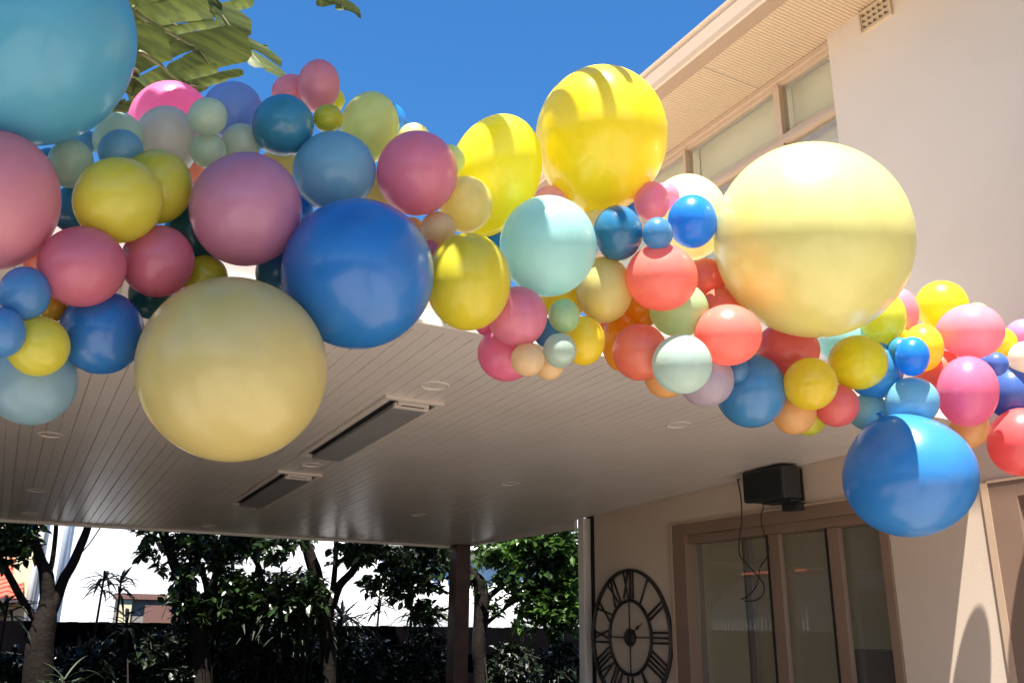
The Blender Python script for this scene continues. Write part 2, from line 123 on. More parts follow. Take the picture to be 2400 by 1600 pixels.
('cream_yellow', [3.423, 2.145, 2.947], [-0.595, 0.691, 0.411], [0.803, 0.533, 0.266], [0.0482, 0.047, 0.05], 'cream sliver of balloon above the oval pink one at right'),
('yellow_warm', [3.016, 2.133, 2.725], [0.177, 0.287, -0.942], [0.755, 0.574, 0.317], [0.0943, 0.0763, 0.0896], 'warm yellow balloon behind the small blue one at right'),
('yellow_warm', [2.999, 2.2, 2.794], [0.214, 0.289, -0.933], [0.739, 0.576, 0.348], [0.0241, 0.022, 0.0242], 'tiny golden balloon between the lime yellow and warm yellow ones'),
('vivid_blue', [2.742, 1.986, 2.607], [0.186, 0.298, -0.936], [0.796, 0.513, 0.321], [0.0712, 0.0578, 0.0677], 'small vivid blue balloon at right below the topmost yellow one'),
('deep_teal', [2.767, 2.055, 2.651], [0.229, 0.327, -0.917], [0.77, 0.516, 0.376], [0.0508, 0.0436, 0.0495], 'dark teal balloon edge left of the small vivid blue one at right'),
('light_blue', [2.802, 2.055, 2.461], [-0.52, 0.789, -0.327], [0.771, 0.599, 0.216], [0.0933, 0.09, 0.0963], 'light blue balloon with sunlit patch on top of the big blue one at right'),
('aqua_mint', [2.758, 2.216, 2.45], [-0.555, 0.83, -0.065], [0.784, 0.547, 0.294], [0.0753, 0.0693, 0.0759], 'dusty aqua balloon left of the light blue one, above the big blue one'),
('coral_orange', [3.165, 2.184, 2.654], [-0.521, 0.811, -0.266], [0.811, 0.568, 0.14], [0.0967, 0.0946, 0.1004], 'orange coral balloon behind the big hot pink one at right'),
('hot_pink', [3.103, 2.032, 2.537], [0.063, 0.258, -0.964], [0.817, 0.541, 0.198], [0.1355, 0.1089, 0.1283], 'big hot pink balloon with curved sunlit area at right'),
('periwinkle_deep', [3.569, 2.143, 2.62], [0.069, 0.313, -0.947], [0.802, 0.548, 0.24], [0.1112, 0.0967, 0.1092], 'deep periwinkle balloon right of the big hot pink one'),
('periwinkle_deep', [3.385, 2.076, 2.7], [0.096, 0.454, -0.886], [0.77, 0.53, 0.356], [0.0487, 0.0472, 0.0504], 'small violet blue balloon between the oval pink and cream white ones'),
('periwinkle_deep', [3.424, 2.146, 2.73], [0.133, 0.387, -0.913], [0.787, 0.518, 0.334], [0.0427, 0.0408, 0.0439], 'violet blue balloon behind the small violet blue one'),
('cream_white', [3.552, 2.051, 2.748], [0.033, 0.269, -0.963], [0.878, 0.452, 0.156], [0.0674, 0.0628, 0.0684], "cream white balloon cut by the photo's right edge"),
('yellow_warm', [3.549, 2.132, 2.835], [0.135, 0.256, -0.957], [0.848, 0.47, 0.245], [0.0618, 0.0572, 0.0625], 'small golden yellow balloon right of the oval pink one'),
('lilac_pink', [3.738, 2.145, 2.905], [-0.578, 0.798, 0.17], [0.807, 0.528, 0.265], [0.0746, 0.0712, 0.0766], 'lilac pink balloon above the cream white one at the right edge'),
('red_coral', [3.509, 2.102, 2.397], [0.024, 0.411, -0.911], [0.881, 0.421, 0.214], [0.1386, 0.1223, 0.137], "red coral balloon lowest at the photo's right edge"),
('peach', [3.254, 2.145, 2.437], [0.074, 0.355, -0.932], [0.755, 0.59, 0.285], [0.0848, 0.0722, 0.0824], 'faint peach balloon under the big hot pink one, left of the red coral'),
('big_blue', [2.729, 2.053, 2.178], [0.54, -0.792, 0.285], [-0.291, 0.143, 0.946], [0.2252, 0.2155, 0.2058], 'big blue balloon hanging lowest at right before the sliding doors'),
('pale_sand', [0.377, 2.018, 2.21], [0.728, -0.005, -0.685], [0.208, 0.954, 0.214], [0.2122, 0.2102, 0.2217], 'giant pale sandy yellow balloon hanging lowest in the left half'),
('rose_dark', [0.034, 2.019, 2.391], [-0.644, 0.234, -0.729], [-0.013, 0.949, 0.316], [0.0901, 0.0868, 0.0929], 'dark rose balloon directly below left of the round lemon yellow one'),
('rose_dark', [0.192, 2.108, 2.471], [-0.192, 0.362, -0.912], [0.134, 0.931, 0.341], [0.0864, 0.0822, 0.0885], 'dark rose balloon between the round lemon yellow and giant sandy ones'),
('cornflower', [-0.064, 2.003, 2.304], [0.073, 0.308, -0.949], [-0.047, 0.951, 0.305], [0.0561, 0.0491, 0.0552], 'small cornflower blue balloon left of the dark rose one at the left edge'),
('cornflower', [-0.089, 1.977, 2.206], [0.147, 0.251, -0.957], [0.002, 0.967, 0.254], [0.0507, 0.0424, 0.0489], 'small cornflower blue balloon cut by the left edge, lower of the pair'),
('lemon', [-0.022, 2.049, 2.208], [0.187, 0.276, -0.943], [0.063, 0.954, 0.291], [0.0641, 0.0613, 0.0659], 'lemon yellow balloon low at the left edge beside the cobalt blue one'),
('amber_dull', [-0.008, 2.145, 2.329], [0.113, 0.379, -0.918], [0.052, 0.921, 0.386], [0.0327, 0.0282, 0.032], 'small amber balloon glimpsed between the cornflower and dark rose ones'),
('cobalt', [0.099, 2.129, 2.283], [0.129, 0.371, -0.919], [-0.008, 0.928, 0.373], [0.0963, 0.09, 0.0978], 'cobalt blue balloon left of the giant sandy yellow one'),
('grey_blue', [-0.025, 2.193, 2.168], [0.309, 0.333, -0.891], [0.056, 0.929, 0.367], [0.1012, 0.0945, 0.1028], 'grey blue balloon lowest at the left edge with a soft highlight'),
('dark_teal', [0.277, 2.238, 2.6], [0.104, 0.451, -0.886], [0.166, 0.871, 0.463], [0.0879, 0.0725, 0.0842], 'dark teal balloon glimpsed between the dark rose and large mauve ones'),
('dark_teal', [0.197, 2.236, 2.43], [0.118, 0.377, -0.919], [-0.035, 0.926, 0.376], [0.0614, 0.051, 0.059], 'dark teal balloon bit glimpsed right of the cobalt blue one'),
('olive', [0.313, 2.187, 2.483], [-0.593, 0.335, -0.732], [0.115, 0.935, 0.334], [0.0564, 0.0551, 0.0586], "olive yellow balloon glimpsed behind the giant sandy one's top left"),
('teal_blue', [0.492, 2.188, 2.532], [0.116, 0.435, -0.893], [0.231, 0.863, 0.45], [0.0626, 0.0563, 0.0624], 'teal blue balloon glimpsed under the large mauve one left of royal blue'),
('deep_teal', [-0.004, 2.23, 2.611], [-0.098, 0.369, -0.924], [-0.083, 0.922, 0.377], [0.0572, 0.0508, 0.0567], 'deep teal balloon glimpsed between the dusty pink and round lemon ones'),
('dusty_sky', [-0.004, 2.286, 2.823], [-0.475, 0.428, -0.769], [-0.017, 0.869, 0.494], [0.0334, 0.0304, 0.0335], "light blue balloon bit under the huge aqua one's lower right edge"),
('peach_pink', [0.259, 2.41, 2.873], [-0.184, 0.385, -0.904], [0.18, 0.918, 0.354], [0.0543, 0.0494, 0.0544], "peach pink balloon glimpsed left of the large mauve one's top"),
('khaki_yellow', [0.496, 2.315, 2.907], [-0.694, 0.517, -0.501], [0.302, 0.841, 0.448], [0.0579, 0.0547, 0.0591], 'pale khaki balloon glimpsed below the deep teal blue one'),
('khaki_yellow', [0.78, 2.23, 2.857], [0.103, 0.512, -0.853], [0.333, 0.79, 0.515], [0.0642, 0.0593, 0.0648], 'pale khaki balloon glimpsed between dusty sky blue and rose pink ones'),
('rose_dark', [0.886, 2.111, 2.643], [0.139, 0.402, -0.905], [0.317, 0.847, 0.426], [0.0404, 0.038, 0.0412], "small dark rose balloon squeezed behind the royal blue one's right edge"),
('hot_pink', [1.141, 2.247, 2.523], [-0.883, 0.47, -0.02], [0.429, 0.823, 0.373], [0.036, 0.0335, 0.0365], 'magenta pink bit of balloon under the large mustard yellow one'),
('coral_orange', [-0.05, 2.23, 2.477], [0.004, 0.247, -0.969], [-0.04, 0.968, 0.246], [0.0505, 0.0445, 0.0499], 'orange red balloon glimpsed between the dusty pink and dark rose ones at left'),
('deep_teal', [-0.074, 2.315, 2.74], [-0.024, 0.348, -0.937], [-0.03, 0.937, 0.349], [0.0557, 0.0455, 0.0531], 'deep teal balloon sliver between the huge aqua and dusty pink ones'),
('bright_blue', [0.552, 2.272, 2.77], [-0.335, 0.443, -0.832], [0.202, 0.896, 0.395], [0.0409, 0.0394, 0.0422], 'bright blue balloon chink between mauve, dusty sky and royal blue ones'),
('pink', [3.72, 2.45, 2.7], [1, 0, 0], [0, 0.3, 0.9], [0.095, 0.095, 0.1], 'pink balloon nearest the wall, behind the big hot pink and periwinkle ones'),
]
CABLE_A = [(3.95, 4.215, 2.567), (3.94, 4.186, 2.44), (3.95, 4.205, 2.31), (3.955, 4.24, 2.204), (3.96, 4.251, 2.106), (3.965, 4.185, 2.038), (3.965, 4.118, 1.977), (3.965, 4.07, 1.921), (3.965, 4.083, 1.867), (3.965, 4.151, 1.834), (3.965, 4.242, 1.833)]
CABLE_B = [(3.93, 3.986, 2.375), (3.94, 4.024, 2.318), (3.95, 4.025, 2.23), (3.955, 3.997, 2.145), (3.96, 4.019, 2.084), (3.965, 4.088, 2.026), (3.97, 4.113, 1.967), (3.97, 4.149, 1.904), (3.97, 4.227, 1.858), (3.97, 4.273, 1.844)]
SHADE_LEAVES = [[(0.4, 1.74, 4.45), (0.7, 1.79, 4.52), (1.0, 1.79, 4.5), (1.32, 1.77, 4.42)], [(-0.1, 1.3, 4.5), (0.25, 1.38, 4.6), (0.55, 1.4, 4.5), (0.84, 1.38, 4.4)]]

# ---------------------------------------------------------------- helpers
def s2l(c):
    return tuple((v/255/12.92 if v/255 <= 0.04045 else ((v/255+0.055)/1.055)**2.4) for v in c)

def mat(name, rgb, rough=0.6, spec=0.5, metal=0.0, noise=0.0, nscale=6.0, bump=0.0, bscale=60.0, rgb2=None, nlo=0.35, nhi=0.65):
    """rgb linear; optional second colour mixed by noise; optional noise bump"""
    m = bpy.data.materials.new(name); m.use_nodes = True
    nt = m.node_tree; p = nt.nodes['Principled BSDF']
    p.inputs['Base Color'].default_value = (*rgb, 1); p.inputs['Roughness'].default_value = rough
    p.inputs['Specular IOR Level'].default_value = spec; p.inputs['Metallic'].default_value = metal
    tc = nt.nodes.new('ShaderNodeTexCoord')
    if noise or rgb2:
        n = nt.nodes.new('ShaderNodeTexNoise'); n.inputs['Scale'].default_value = nscale; n.inputs['Detail'].default_value = 6
        nt.links.new(tc.outputs['Object'], n.inputs['Vector'])
        r = nt.nodes.new('ShaderNodeValToRGB')
        b = rgb2 if rgb2 else tuple(v*(1-noise) for v in rgb)
        r.color_ramp.elements[0].color = (*b, 1); r.color_ramp.elements[1].color = (*rgb, 1)
        r.color_ramp.elements[0].position = nlo; r.color_ramp.elements[1].position = nhi
        nt.links.new(n.outputs['Fac'], r.inputs['Fac']); nt.links.new(r.outputs[0], p.inputs['Base Color'])
    if bump:
        n2 = nt.nodes.new('ShaderNodeTexNoise'); n2.inputs['Scale'].default_value = bscale; n2.inputs['Detail'].default_value = 4
        nt.links.new(tc.outputs['Object'], n2.inputs['Vector'])
        bn = nt.nodes.new('ShaderNodeBump'); bn.inputs['Strength'].default_value = bump; bn.inputs['Distance'].default_value = 0.01
        nt.links.new(n2.outputs['Fac'], bn.inputs['Height']); nt.links.new(bn.outputs[0], p.inputs['Normal'])
    return m

class MB:
    """collects geometry, then links it as one mesh object"""
    def __init__(s): s.bm = bmesh.new()
    def box(s, a, b):
        x0, y0, z0 = a; x1, y1, z1 = b
        v = [s.bm.verts.new(p) for p in ((x0,y0,z0),(x1,y0,z0),(x1,y1,z0),(x0,y1,z0),(x0,y0,z1),(x1,y0,z1),(x1,y1,z1),(x0,y1,z1))]
        for f in ((0,3,2,1),(4,5,6,7),(0,1,5,4),(1,2,6,5),(2,3,7,6),(3,0,4,7)): s.bm.faces.new([v[i] for i in f])
        return s
    def quad(s, pts):
        s.bm.faces.new([s.bm.verts.new(p) for p in pts]); return s
    def prism(s, poly, axis_from, axis_to):
        """poly: list of 3D points of one end; translated by (axis_to-axis_from)"""
        d = Vector(axis_to) - Vector(axis_from)
        a = [s.bm.verts.new(Vector(p)) for p in poly]; b = [s.bm.verts.new(Vector(p)+d) for p in poly]
        s.bm.faces.new(a); s.bm.faces.new(list(reversed(b)))
        n = len(a)
        for i in range(n): s.bm.faces.new((a[i], b[i], b[(i+1) % n], a[(i+1) % n]))
        return s
    def tube(s, pts, n=10, cap=True, smooth=True, wob=0.0, seed=0):
        """pts: (x,y,z,r) swept round tube"""
        rnd = random.Random(seed); rings = []
        P = [Vector(p[:3]) for p in pts]; prev = None
        for i, p in enumerate(P):
            t = (P[min(i+1, len(P)-1)] - P[max(i-1, 0)]).normalized()
            ref = Vector((0,0,1)) if abs(t.z) < .9 else Vector((1,0,0))
            if prev is None: u = t.cross(ref).normalized()
            else: u = (prev - t*prev.dot(t)).normalized()
            prev = u; w = t.cross(u)
            rings.append([s.bm.verts.new(p + (u*math.cos(2*PI*k/n) + w*math.sin(2*PI*k/n))*pts[i][3]*(1+rnd.uniform(-wob, wob))) for k in range(n)])
        for a, b in zip(rings, rings[1:]):
            for k in range(n):
                f = s.bm.faces.new((a[k], a[(k+1) % n], b[(k+1) % n], b[k])); f.smooth = smooth
        if cap:
            s.bm.faces.new(list(reversed(rings[0]))); s.bm.faces.new(rings[-1])
        return s
    def lathe(s, prof, n=32, M=None, smooth=True):
        """prof: (r, z) revolved round z, then transformed by M"""
        M = M or Matrix(); rings = []
        for r, z in prof:
            if r < 1e-6: rings.append([s.bm.verts.new(M @ Vector((0, 0, z)))])
            else: rings.append([s.bm.verts.new(M @ Vector((r*math.cos(2*PI*k/n), r*math.sin(2*PI*k/n), z))) for k in range(n)])
        for a, b in zip(rings, rings[1:]):
            for k in range(n):
                k2 = (k+1) % n
                vs_ = [a[k % len(a)], a[k2 % len(a)], b[k2 % len(b)], b[k % len(b)]]
                u = []
                for v in vs_:
                    if v not in u: u.append(v)
                if len(u) > 2:
                    f = s.bm.faces.new(u); f.smooth = smooth
        return s
    def build(s, name, m, parent=None, bevel=0.0):
        me = bpy.data.meshes.new(name)
        bmesh.ops.recalc_face_normals(s.bm, faces=s.bm.faces)
        s.bm.to_mesh(me); s.bm.free()
        me.materials.append(m)
        o = bpy.data.objects.new(name, me); C.objects.link(o)
        if parent is not None: o.parent = parent
        if bevel:
            b = o.modifiers.new('bevel', 'BEVEL'); b.width = bevel; b.segments = 2; b.limit_method = 'ANGLE'
        return o

def tag(o, label=None, cat=None, group=None, kind=None):
    if label: o['label'] = label
    if cat: o['category'] = cat
    if group: o['group'] = group
    if kind: o['kind'] = kind
    return o

def thing(name, label, cat, loc=(0,0,0), group=None):
    o = bpy.data.objects.new(name, None); C.objects.link(o); o.location = loc
    o.empty_display_size = 0.1
    bpy.context.view_layer.update()
    return tag(o, label, cat, group)

def under(o, parent):
    """parent an object whose mesh is in world coordinates"""
    o.parent = parent
    o.matrix_parent_inverse = Matrix.Translation(-Vector(parent.location))
    return o

# ---------------------------------------------------------------- materials
M = {}
M['render'] = mat('house_render', (0.61, 0.50, 0.40), .85, .2, noise=.11, nscale=.8, bump=.09, bscale=110)
M['trim'] = mat('beige_trim_paint', (0.50, 0.36, 0.25), .45, .4, noise=.05, nscale=3)
M['doorframe'] = mat('brown_door_frame', (0.24, 0.155, 0.11), .4, .5, noise=.08, nscale=4)
M['soffit'] = mat('soffit_sheet', (0.53, 0.40, 0.26), .5, .4)
M['gutter'] = mat('gutter_paint', (0.58, 0.42, 0.28), .38, .5, noise=.04, nscale=2)
M['board'] = mat('ceiling_boards', (0.67, 0.625, 0.59), .27, .5, noise=.06, nscale=2.5, bump=.06, bscale=25)
M['white'] = mat('white_paint', (0.78, 0.74, 0.70), .4, .5, noise=.04)
M['fascia'] = mat('patio_fascia', (0.50, 0.40, 0.38), .45, .4, noise=.04)
M['recess'] = mat('dark_recess', (0.03, 0.035, 0.04), .5, .4)
M['panel'] = mat('heater_panel', (0.25, 0.25, 0.25), .45, .5, noise=.08, nscale=3)
M['iron'] = mat('dark_iron', (0.03, 0.024, 0.022), .55, .4, noise=.3, nscale=30, bump=.2)
M['black'] = mat('black_plastic', (0.018, 0.02, 0.021), .42, .5, bump=.15, bscale=400)
M['cord'] = mat('black_cord', (0.012, 0.011, 0.011), .5, .4)
M['seal'] = mat('door_seal_and_dark_gap', (0.015, 0.013, 0.012), .6, .3)
M['post'] = mat('timber_post', (0.085, 0.042, 0.027), .5, .4, noise=.35, nscale=9)
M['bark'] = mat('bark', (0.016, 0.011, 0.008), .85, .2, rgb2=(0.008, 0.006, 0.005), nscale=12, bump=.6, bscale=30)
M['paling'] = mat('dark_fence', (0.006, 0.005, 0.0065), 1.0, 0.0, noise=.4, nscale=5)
M['nwhite'] = mat('neighbour_white_wall', (0.92, 0.92, 0.93), .8, .2, noise=.04, nscale=.8)
M['ncream'] = mat('neighbour_cream_wall', (0.72, 0.64, 0.42), .8, .2, noise=.05)
M['nbrown'] = mat('brown_capping', (0.20, 0.11, 0.09), .6, .3)
M['ngrey'] = mat('grey_render', (0.28, 0.26, 0.24), .8, .2, noise=.1)
M['tile'] = mat('red_roof_tile', (0.55, 0.10, 0.06), .6, .3, rgb2=(0.36, 0.075, 0.05), nscale=7)
M['shade'] = mat('outdoor_blind_cloth', (0.92, 0.92, 0.89), .8, .2, noise=.15, nscale=4)
M['ground'] = mat('paving_stone', (0.42, 0.36, 0.31), .75, .3, noise=.12, nscale=2)
M['deck'] = mat('dark_patio_floor', (0.065, 0.05, 0.038), .5, .4, noise=.2, nscale=3)
M['soil'] = mat('garden_soil', (0.05, 0.038, 0.028), .95, .1, noise=.4, nscale=8)
M['roofmetal'] = mat('patio_roof_sheet', (0.66, 0.60, 0.54), .4, .5)
M['interior'] = mat('room_paint', (0.85, 0.76, 0.60), .8, .2)
M['reflection_dark'] = mat('dark_reflection_tone', (0.03, 0.022, 0.018), .5, .4)  # tone of the dark reflection low in the door glass
M['blind'] = mat('pale_green_blind', (0.92, 0.84, 0.64), .8, .2, noise=.05, nscale=3)
M['fitting'] = mat('ceiling_fitting_paint', (0.60, 0.55, 0.50), .4, .4)

def glass(name, tint, gl=1.0, haze=.06):
    m = bpy.data.materials.new(name); m.use_nodes = True; nt = m.node_tree; nt.nodes.clear()
    out = nt.nodes.new('ShaderNodeOutputMaterial'); mx = nt.nodes.new('ShaderNodeMixShader')
    tr = nt.nodes.new('ShaderNodeBsdfTransparent'); tr.inputs[0].default_value = (*tint, 1)
    g = nt.nodes.new('ShaderNodeBsdfGlossy'); g.inputs['Roughness'].default_value = 0.015; g.inputs[0].default_value = (gl, gl, gl, 1)
    fr = nt.nodes.new('ShaderNodeFresnel'); ge = nt.nodes.new('ShaderNodeNewGeometry'); ma = nt.nodes.new('ShaderNodeMath'); ma.operation = 'MULTIPLY_ADD'
    ma.inputs[1].default_value = 1/1.6-1.6; ma.inputs[2].default_value = 1.6
    nt.links.new(ge.outputs['Backfacing'], ma.inputs[0]); nt.links.new(ma.outputs[0], fr.inputs[0])
    nt.links.new(fr.outputs[0], mx.inputs[0]); nt.links.new(tr.outputs[0], mx.inputs[1]); nt.links.new(g.outputs[0], mx.inputs[2])
    df = nt.nodes.new('ShaderNodeBsdfDiffuse'); df.inputs[0].default_value = (.7, .68, .66, 1); m2 = nt.nodes.new('ShaderNodeMixShader'); m2.inputs[0].default_value = haze
    nt.links.new(mx.outputs[0], m2.inputs[1]); nt.links.new(df.outputs[0], m2.inputs[2])
    nt.links.new(m2.outputs[0], out.inputs[0]); return m
M['glass'] = glass('door_glass', (0.86, 0.86, 0.82))
M['upglass'] = glass('window_glass', (0.93, 0.94, 0.90))

def leafmat(name, c1, c2, trans=.35, rough=.35, nscale=3.0):
    m = bpy.data.materials.new(name); m.use_nodes = True; nt = m.node_tree
    p = nt.nodes['Principled BSDF']; out = nt.nodes['Material Output']
    tc = nt.nodes.new('ShaderNodeTexCoord'); n = nt.nodes.new('ShaderNodeTexNoise'); n.inputs['Scale'].default_value = nscale
    r = nt.nodes.new('ShaderNodeValToRGB'); r.color_ramp.elements[0].position = .35; r.color_ramp.elements[1].position = .65
    r.color_ramp.elements[0].color = (*c1, 1); r.color_ramp.elements[1].color = (*c2, 1)
    nt.links.new(tc.outputs['Object'], n.inputs['Vector']); nt.links.new(n.outputs['Fac'], r.inputs[0])
    nt.links.new(r.outputs[0], p.inputs['Base Color']); p.inputs['Roughness'].default_value = rough
    t = nt.nodes.new('ShaderNodeBsdfTranslucent'); mx = nt.nodes.new('ShaderNodeMixShader'); mx.inputs[0].default_value = trans
    nt.links.new(r.outputs[0], t.inputs[0]); nt.links.new(p.outputs[0], mx.inputs[1]); nt.links.new(t.outputs[0], mx.inputs[2])
    nt.links.new(mx.outputs[0], out.inputs[0]); return m
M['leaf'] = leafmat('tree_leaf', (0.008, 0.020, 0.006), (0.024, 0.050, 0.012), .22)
M['hedgeleaf'] = leafmat('leaf_sunlit_tint', (0.014, 0.03, 0.009), (0.09, 0.18, 0.03), .35)  # brighter copy of the leaf colour, sunlight put into the green
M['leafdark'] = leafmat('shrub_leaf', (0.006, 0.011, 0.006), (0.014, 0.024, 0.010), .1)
M['strap'] = leafmat('strap_leaf', (0.008, 0.014, 0.008), (0.025, 0.042, 0.016), .2, .6)
M['banana'] = leafmat('banana_leaf', (0.060, 0.080, 0.022), (0.105, 0.130, 0.030), .5, .4, 5)
bn_ = M['banana'].node_tree; wv = bn_.nodes.new('ShaderNodeTexNoise'); wv.inputs['Scale'].default_value = 34; wv.inputs['Detail'].default_value = 3
mpb = bn_.nodes.new('ShaderNodeMapping'); mpb.inputs['Rotation'].default_value = (0, math.radians(42), 0); mpb.inputs['Scale'].default_value = (.08, .5, 1.6)
tcb = [n for n in bn_.nodes if n.type == 'TEX_COORD'][0]; bn_.links.new(tcb.outputs['Object'], mpb.inputs[0]); bn_.links.new(mpb.outputs[0], wv.inputs['Vector'])
rb = [n for n in bn_.nodes if n.type == 'VALTORGB'][0]; rb.color_ramp.elements[0].position = .42; rb.color_ramp.elements[1].position = .60
bn_.links.new(wv.outputs['Fac'], rb.inputs[0])
M['stem'] = mat('pale_leaf_stem', (0.13, 0.13, 0.05), .5, .4)

# ---------------------------------------------------------------- ground
RZ = 1.65     # eye height of the photographer above the paving
tag(MB().quad([(-400,-400,-.03),(400,-400,-.03),(400,400,-.03),(-400,400,-.03)]).build('ground', M['soil']), kind='structure')
pv = MB()
pv.quad([(-3.7,-7,0),(4,-7,0),(4,2.95,0),(-3.7,2.95,0)])
tag(pv.build('paving', M['ground']), kind='structure')
tag(MB().quad([(-3.7,2.9505,0),(4,2.9505,0),(4,8.7,0),(-3.7,8.7,0)]).build('patio_floor', M['deck']), kind='structure')

# ---------------------------------------------------------------- house
house = thing('house', 'two storey beige rendered house with wide eaves above the patio', 'house', (4.0, 2.0, 0))
w = MB()
def wbox(y0, y1, z0, z1, x0=4.0, x1=4.24): w.box((x0, y0, z0), (x1, y1, z1))
SO = 5.25                    # soffit height
wbox(-6, 0.70, 0, SO+.6); wbox(0.70, 2.585, 2.335, SO+.6); wbox(2.585, 3.17, 0, SO+.6)
wbox(3.17, 3.20, 2.352, SO+.6)
wbox(3.20, 4.945, 2.352, 2.75); wbox(4.945, 5.915, 0, 2.75)
wbox(3.20, 5.915, 2.75, 3.2, 4.09, 4.24)
wbox(3.20, 5.915, 3.2, 4.0, 4.12, 4.24)
under(w.build('wall', M['render']), house)
# room behind the doors
r = MB()
r.box((7.6, 1.6, 0), (7.7, 6.0, 5.2)); r.quad([(4.24,-6,4.0),(7.6,-6,4.0),(7.6,5.93,4.0),(4.24,5.93,4.0)]); r.box((4.24, 5.93, 0), (7.6, 6.0, 3.2))
r.quad([(4.24,-6,2.62),(7.6,-6,2.62),(7.6,5.93,2.62),(4.24,5.93,2.62)]); r.quad([(4.0,-6,.004),(7.6,-6,.004),(7.6,5.93,.004),(4.0,5.93,.004)])
r.box((5.6, 5.0, 0.004), (5.72, 5.93, 2.62))
under(r.build('room', M['interior']), house)
# soffit: ribbed sheet, real ribs running across the eave
sf = MB(); pitch = 0.0245; y = -6.0; prof = []
while y < 6.4:
    prof += [(y, 0), (y+pitch*.25, 0.0), (y+pitch*.5, .006), (y+pitch*.75, .006)]; y += pitch
def strip(mb, ys, x0, x1, z):
    rows = [(mb.bm.verts.new((x0, yy, z+dz)), mb.bm.verts.new((x1, yy, z+dz))) for yy, dz in ys]
    for a, b in zip(rows, rows[1:]): mb.bm.faces.new((a[0], a[1], b[1], b[0]))
joint = 3.835
strip(sf, [p for p in prof if p[0] < joint-.004], 3.535, 3.9995, SO)
strip(sf, [p for p in prof if 3.20 <= p[0] < joint-.004], 3.9996, 4.085, SO)
strip(sf, [p for p in prof if p[0] > joint+.004], 3.535, 4.085, SO)
sf.box((3.536, joint-.003, SO+.004), (4.084, joint+.003, SO+.012))
under(sf.build('soffit', M['soffit']), house)
# roof above, fascia and gutter
g = MB(); g.box((3.425, -6, SO-.004), (3.534, 6.4, SO+.03)); 
under(g.build('fascia', mat('eave_underside_shaded', (0.34, 0.235, 0.155), .6, .3)), house)  # darker than the gutter: shade under the eave put into the colour
g = MB(); xg = 3.405
poly = [(xg+.012,-6,SO-.012),(xg,-6,SO+.0),(xg-.012,-6,SO+.03),(xg-.014,-6,SO+.125),(xg-.004,-6,SO+.135),(xg+.006,-6,SO+.15),(xg-.004,-6,SO+.165),(xg-.016,-6,SO+.172),(xg-.016,-6,SO+.187),(xg+.0,-6,SO+.190),(xg+.008,-6,SO+.18),(xg+.018,-6,SO+.15),(xg+.018,-6,SO+.0)]
g.prism(poly, (0,-6,0), (0,6.4,0))
under(g.build('gutter', M['gutter']), house)
rf = MB(); rf.prism([(3.43,-6.0,SO+.17),(8.3,-6,SO+1.9),(8.3,-6,SO+1.95),(3.43,-6,SO+.215)], (0,-6,0), (0,6.4,0))
under(rf.build('roof', M['roofmetal']), house)
under(MB().box((4.25,6.001,0),(8.3,6.1,SO)).build('gable', M['render']), house)
# drip line and tiny cove trim
# upper windows: (frame members on plane x=4.06)
wx0, wx1 = 4.035, 4.115
muls = [(3.668, 3.722), (4.645, 4.672)]
f = MB()
f.box((wx0-.0, 3.203, 5.212), (wx1, 5.9, 5.247)); f.box((wx0+.02, 3.203, 5.180), (wx1, 5.9, 5.2119))
f.box((wx0, 3.203, 4.735), (wx1, 5.9, 4.765)); f.box((wx0+.012, 3.203, 4.7651), (wx1, 5.9, 4.80))
f.box((wx0, 3.203, 4.0), (wx1, 5.9, 4.05))
for a, b in muls:
    f.box((wx0+.004, a, 4.8001), (wx1, b, 5.1799)); f.box((wx0+.004, a, 4.0501), (wx1, b, 4.7349))
wf = under(f.build('window_frame', M['trim']), house)
e = [3.203] + [v for m_ in muls for v in m_] + [5.9]
for i in range(0, len(e)-1, 2):
    a, b = e[i], e[i+1]
    p = MB().box((4.075, a+.002, 4.802), (4.081, b-.002, 5.178)).build('pane', M['upglass'], None); under(p, house)
    p = MB().box((4.075, a+.002, 4.052), (4.081, b-.002, 4.733)).build('pane', M['upglass'], None); under(p, house)
    # slim inner sash seen in the lower window
    s_ = MB().box((4.09, a+.02, 4.06), (4.11, a+.06, 4.72)).box((4.09, a+.06, 4.68), (4.11, b-.02, 4.72)).build('sash', M['trim']); under(s_, house)
bl = MB()
for i in range(0, len(e)-1, 2):
    a, b = e[i], e[i+1]; bl.box((4.20, a-.02, 4.0), (4.21, b+.02, 5.24))
under(bl.build('blind', M['blind']), house)
# wall vent: plate with three rows of little hooded slots
v = MB(); y0, y1, z0, z1 = 2.722, 2.945, 5.085, 5.235; xv = 4.0
v.box((xv-.010, y0, z0), (xv-.0002, y1, z1)); v.box((xv-.018, y0, z0), (xv-.0101, y1, z0+.012)); v.box((xv-.018, y0, z1-.012), (xv-.0101, y1, z1))
v.box((xv-.018, y0, z0+.0121), (xv-.0101, y0+.012, z1-.0121)); v.box((xv-.018, y1-.012, z0+.0121), (xv-.0101, y1, z1-.0121))
vo = under(v.build('vent', M['soffit']), house)
v = MB()
for r_ in range(3):
    for c in range(5):
        yc = y0+.035+c*.038; zc = z0+.030+r_*.040
        v.prism([(xv-.0102, yc-.013, zc), (xv-.0102, yc+.013, zc), (xv-.0102, yc+.013, zc+.022)], (0,0,0), (-.004,0,0))
under(v.build('vent_slot', mat('vent_hole', (0.10, 0.075, 0.05), .9)), house)
under(MB().box((4.06,5.916,0),(4.24,6.13,2.75)).build('dark_gap_filler', M['seal']), house)  # added dark strip closing the gap, the gap's shade put into its colour
# hairline cracks and a fixing on the wall by the speaker
cr = MB()
cr.tube([(3.999, 3.205, 2.60, .0015), (3.999, 3.20, 2.57, .0022), (3.999, 3.195, 2.52, .0015)], 5)
under(cr.build('plaster_crack', M['bark']), house)

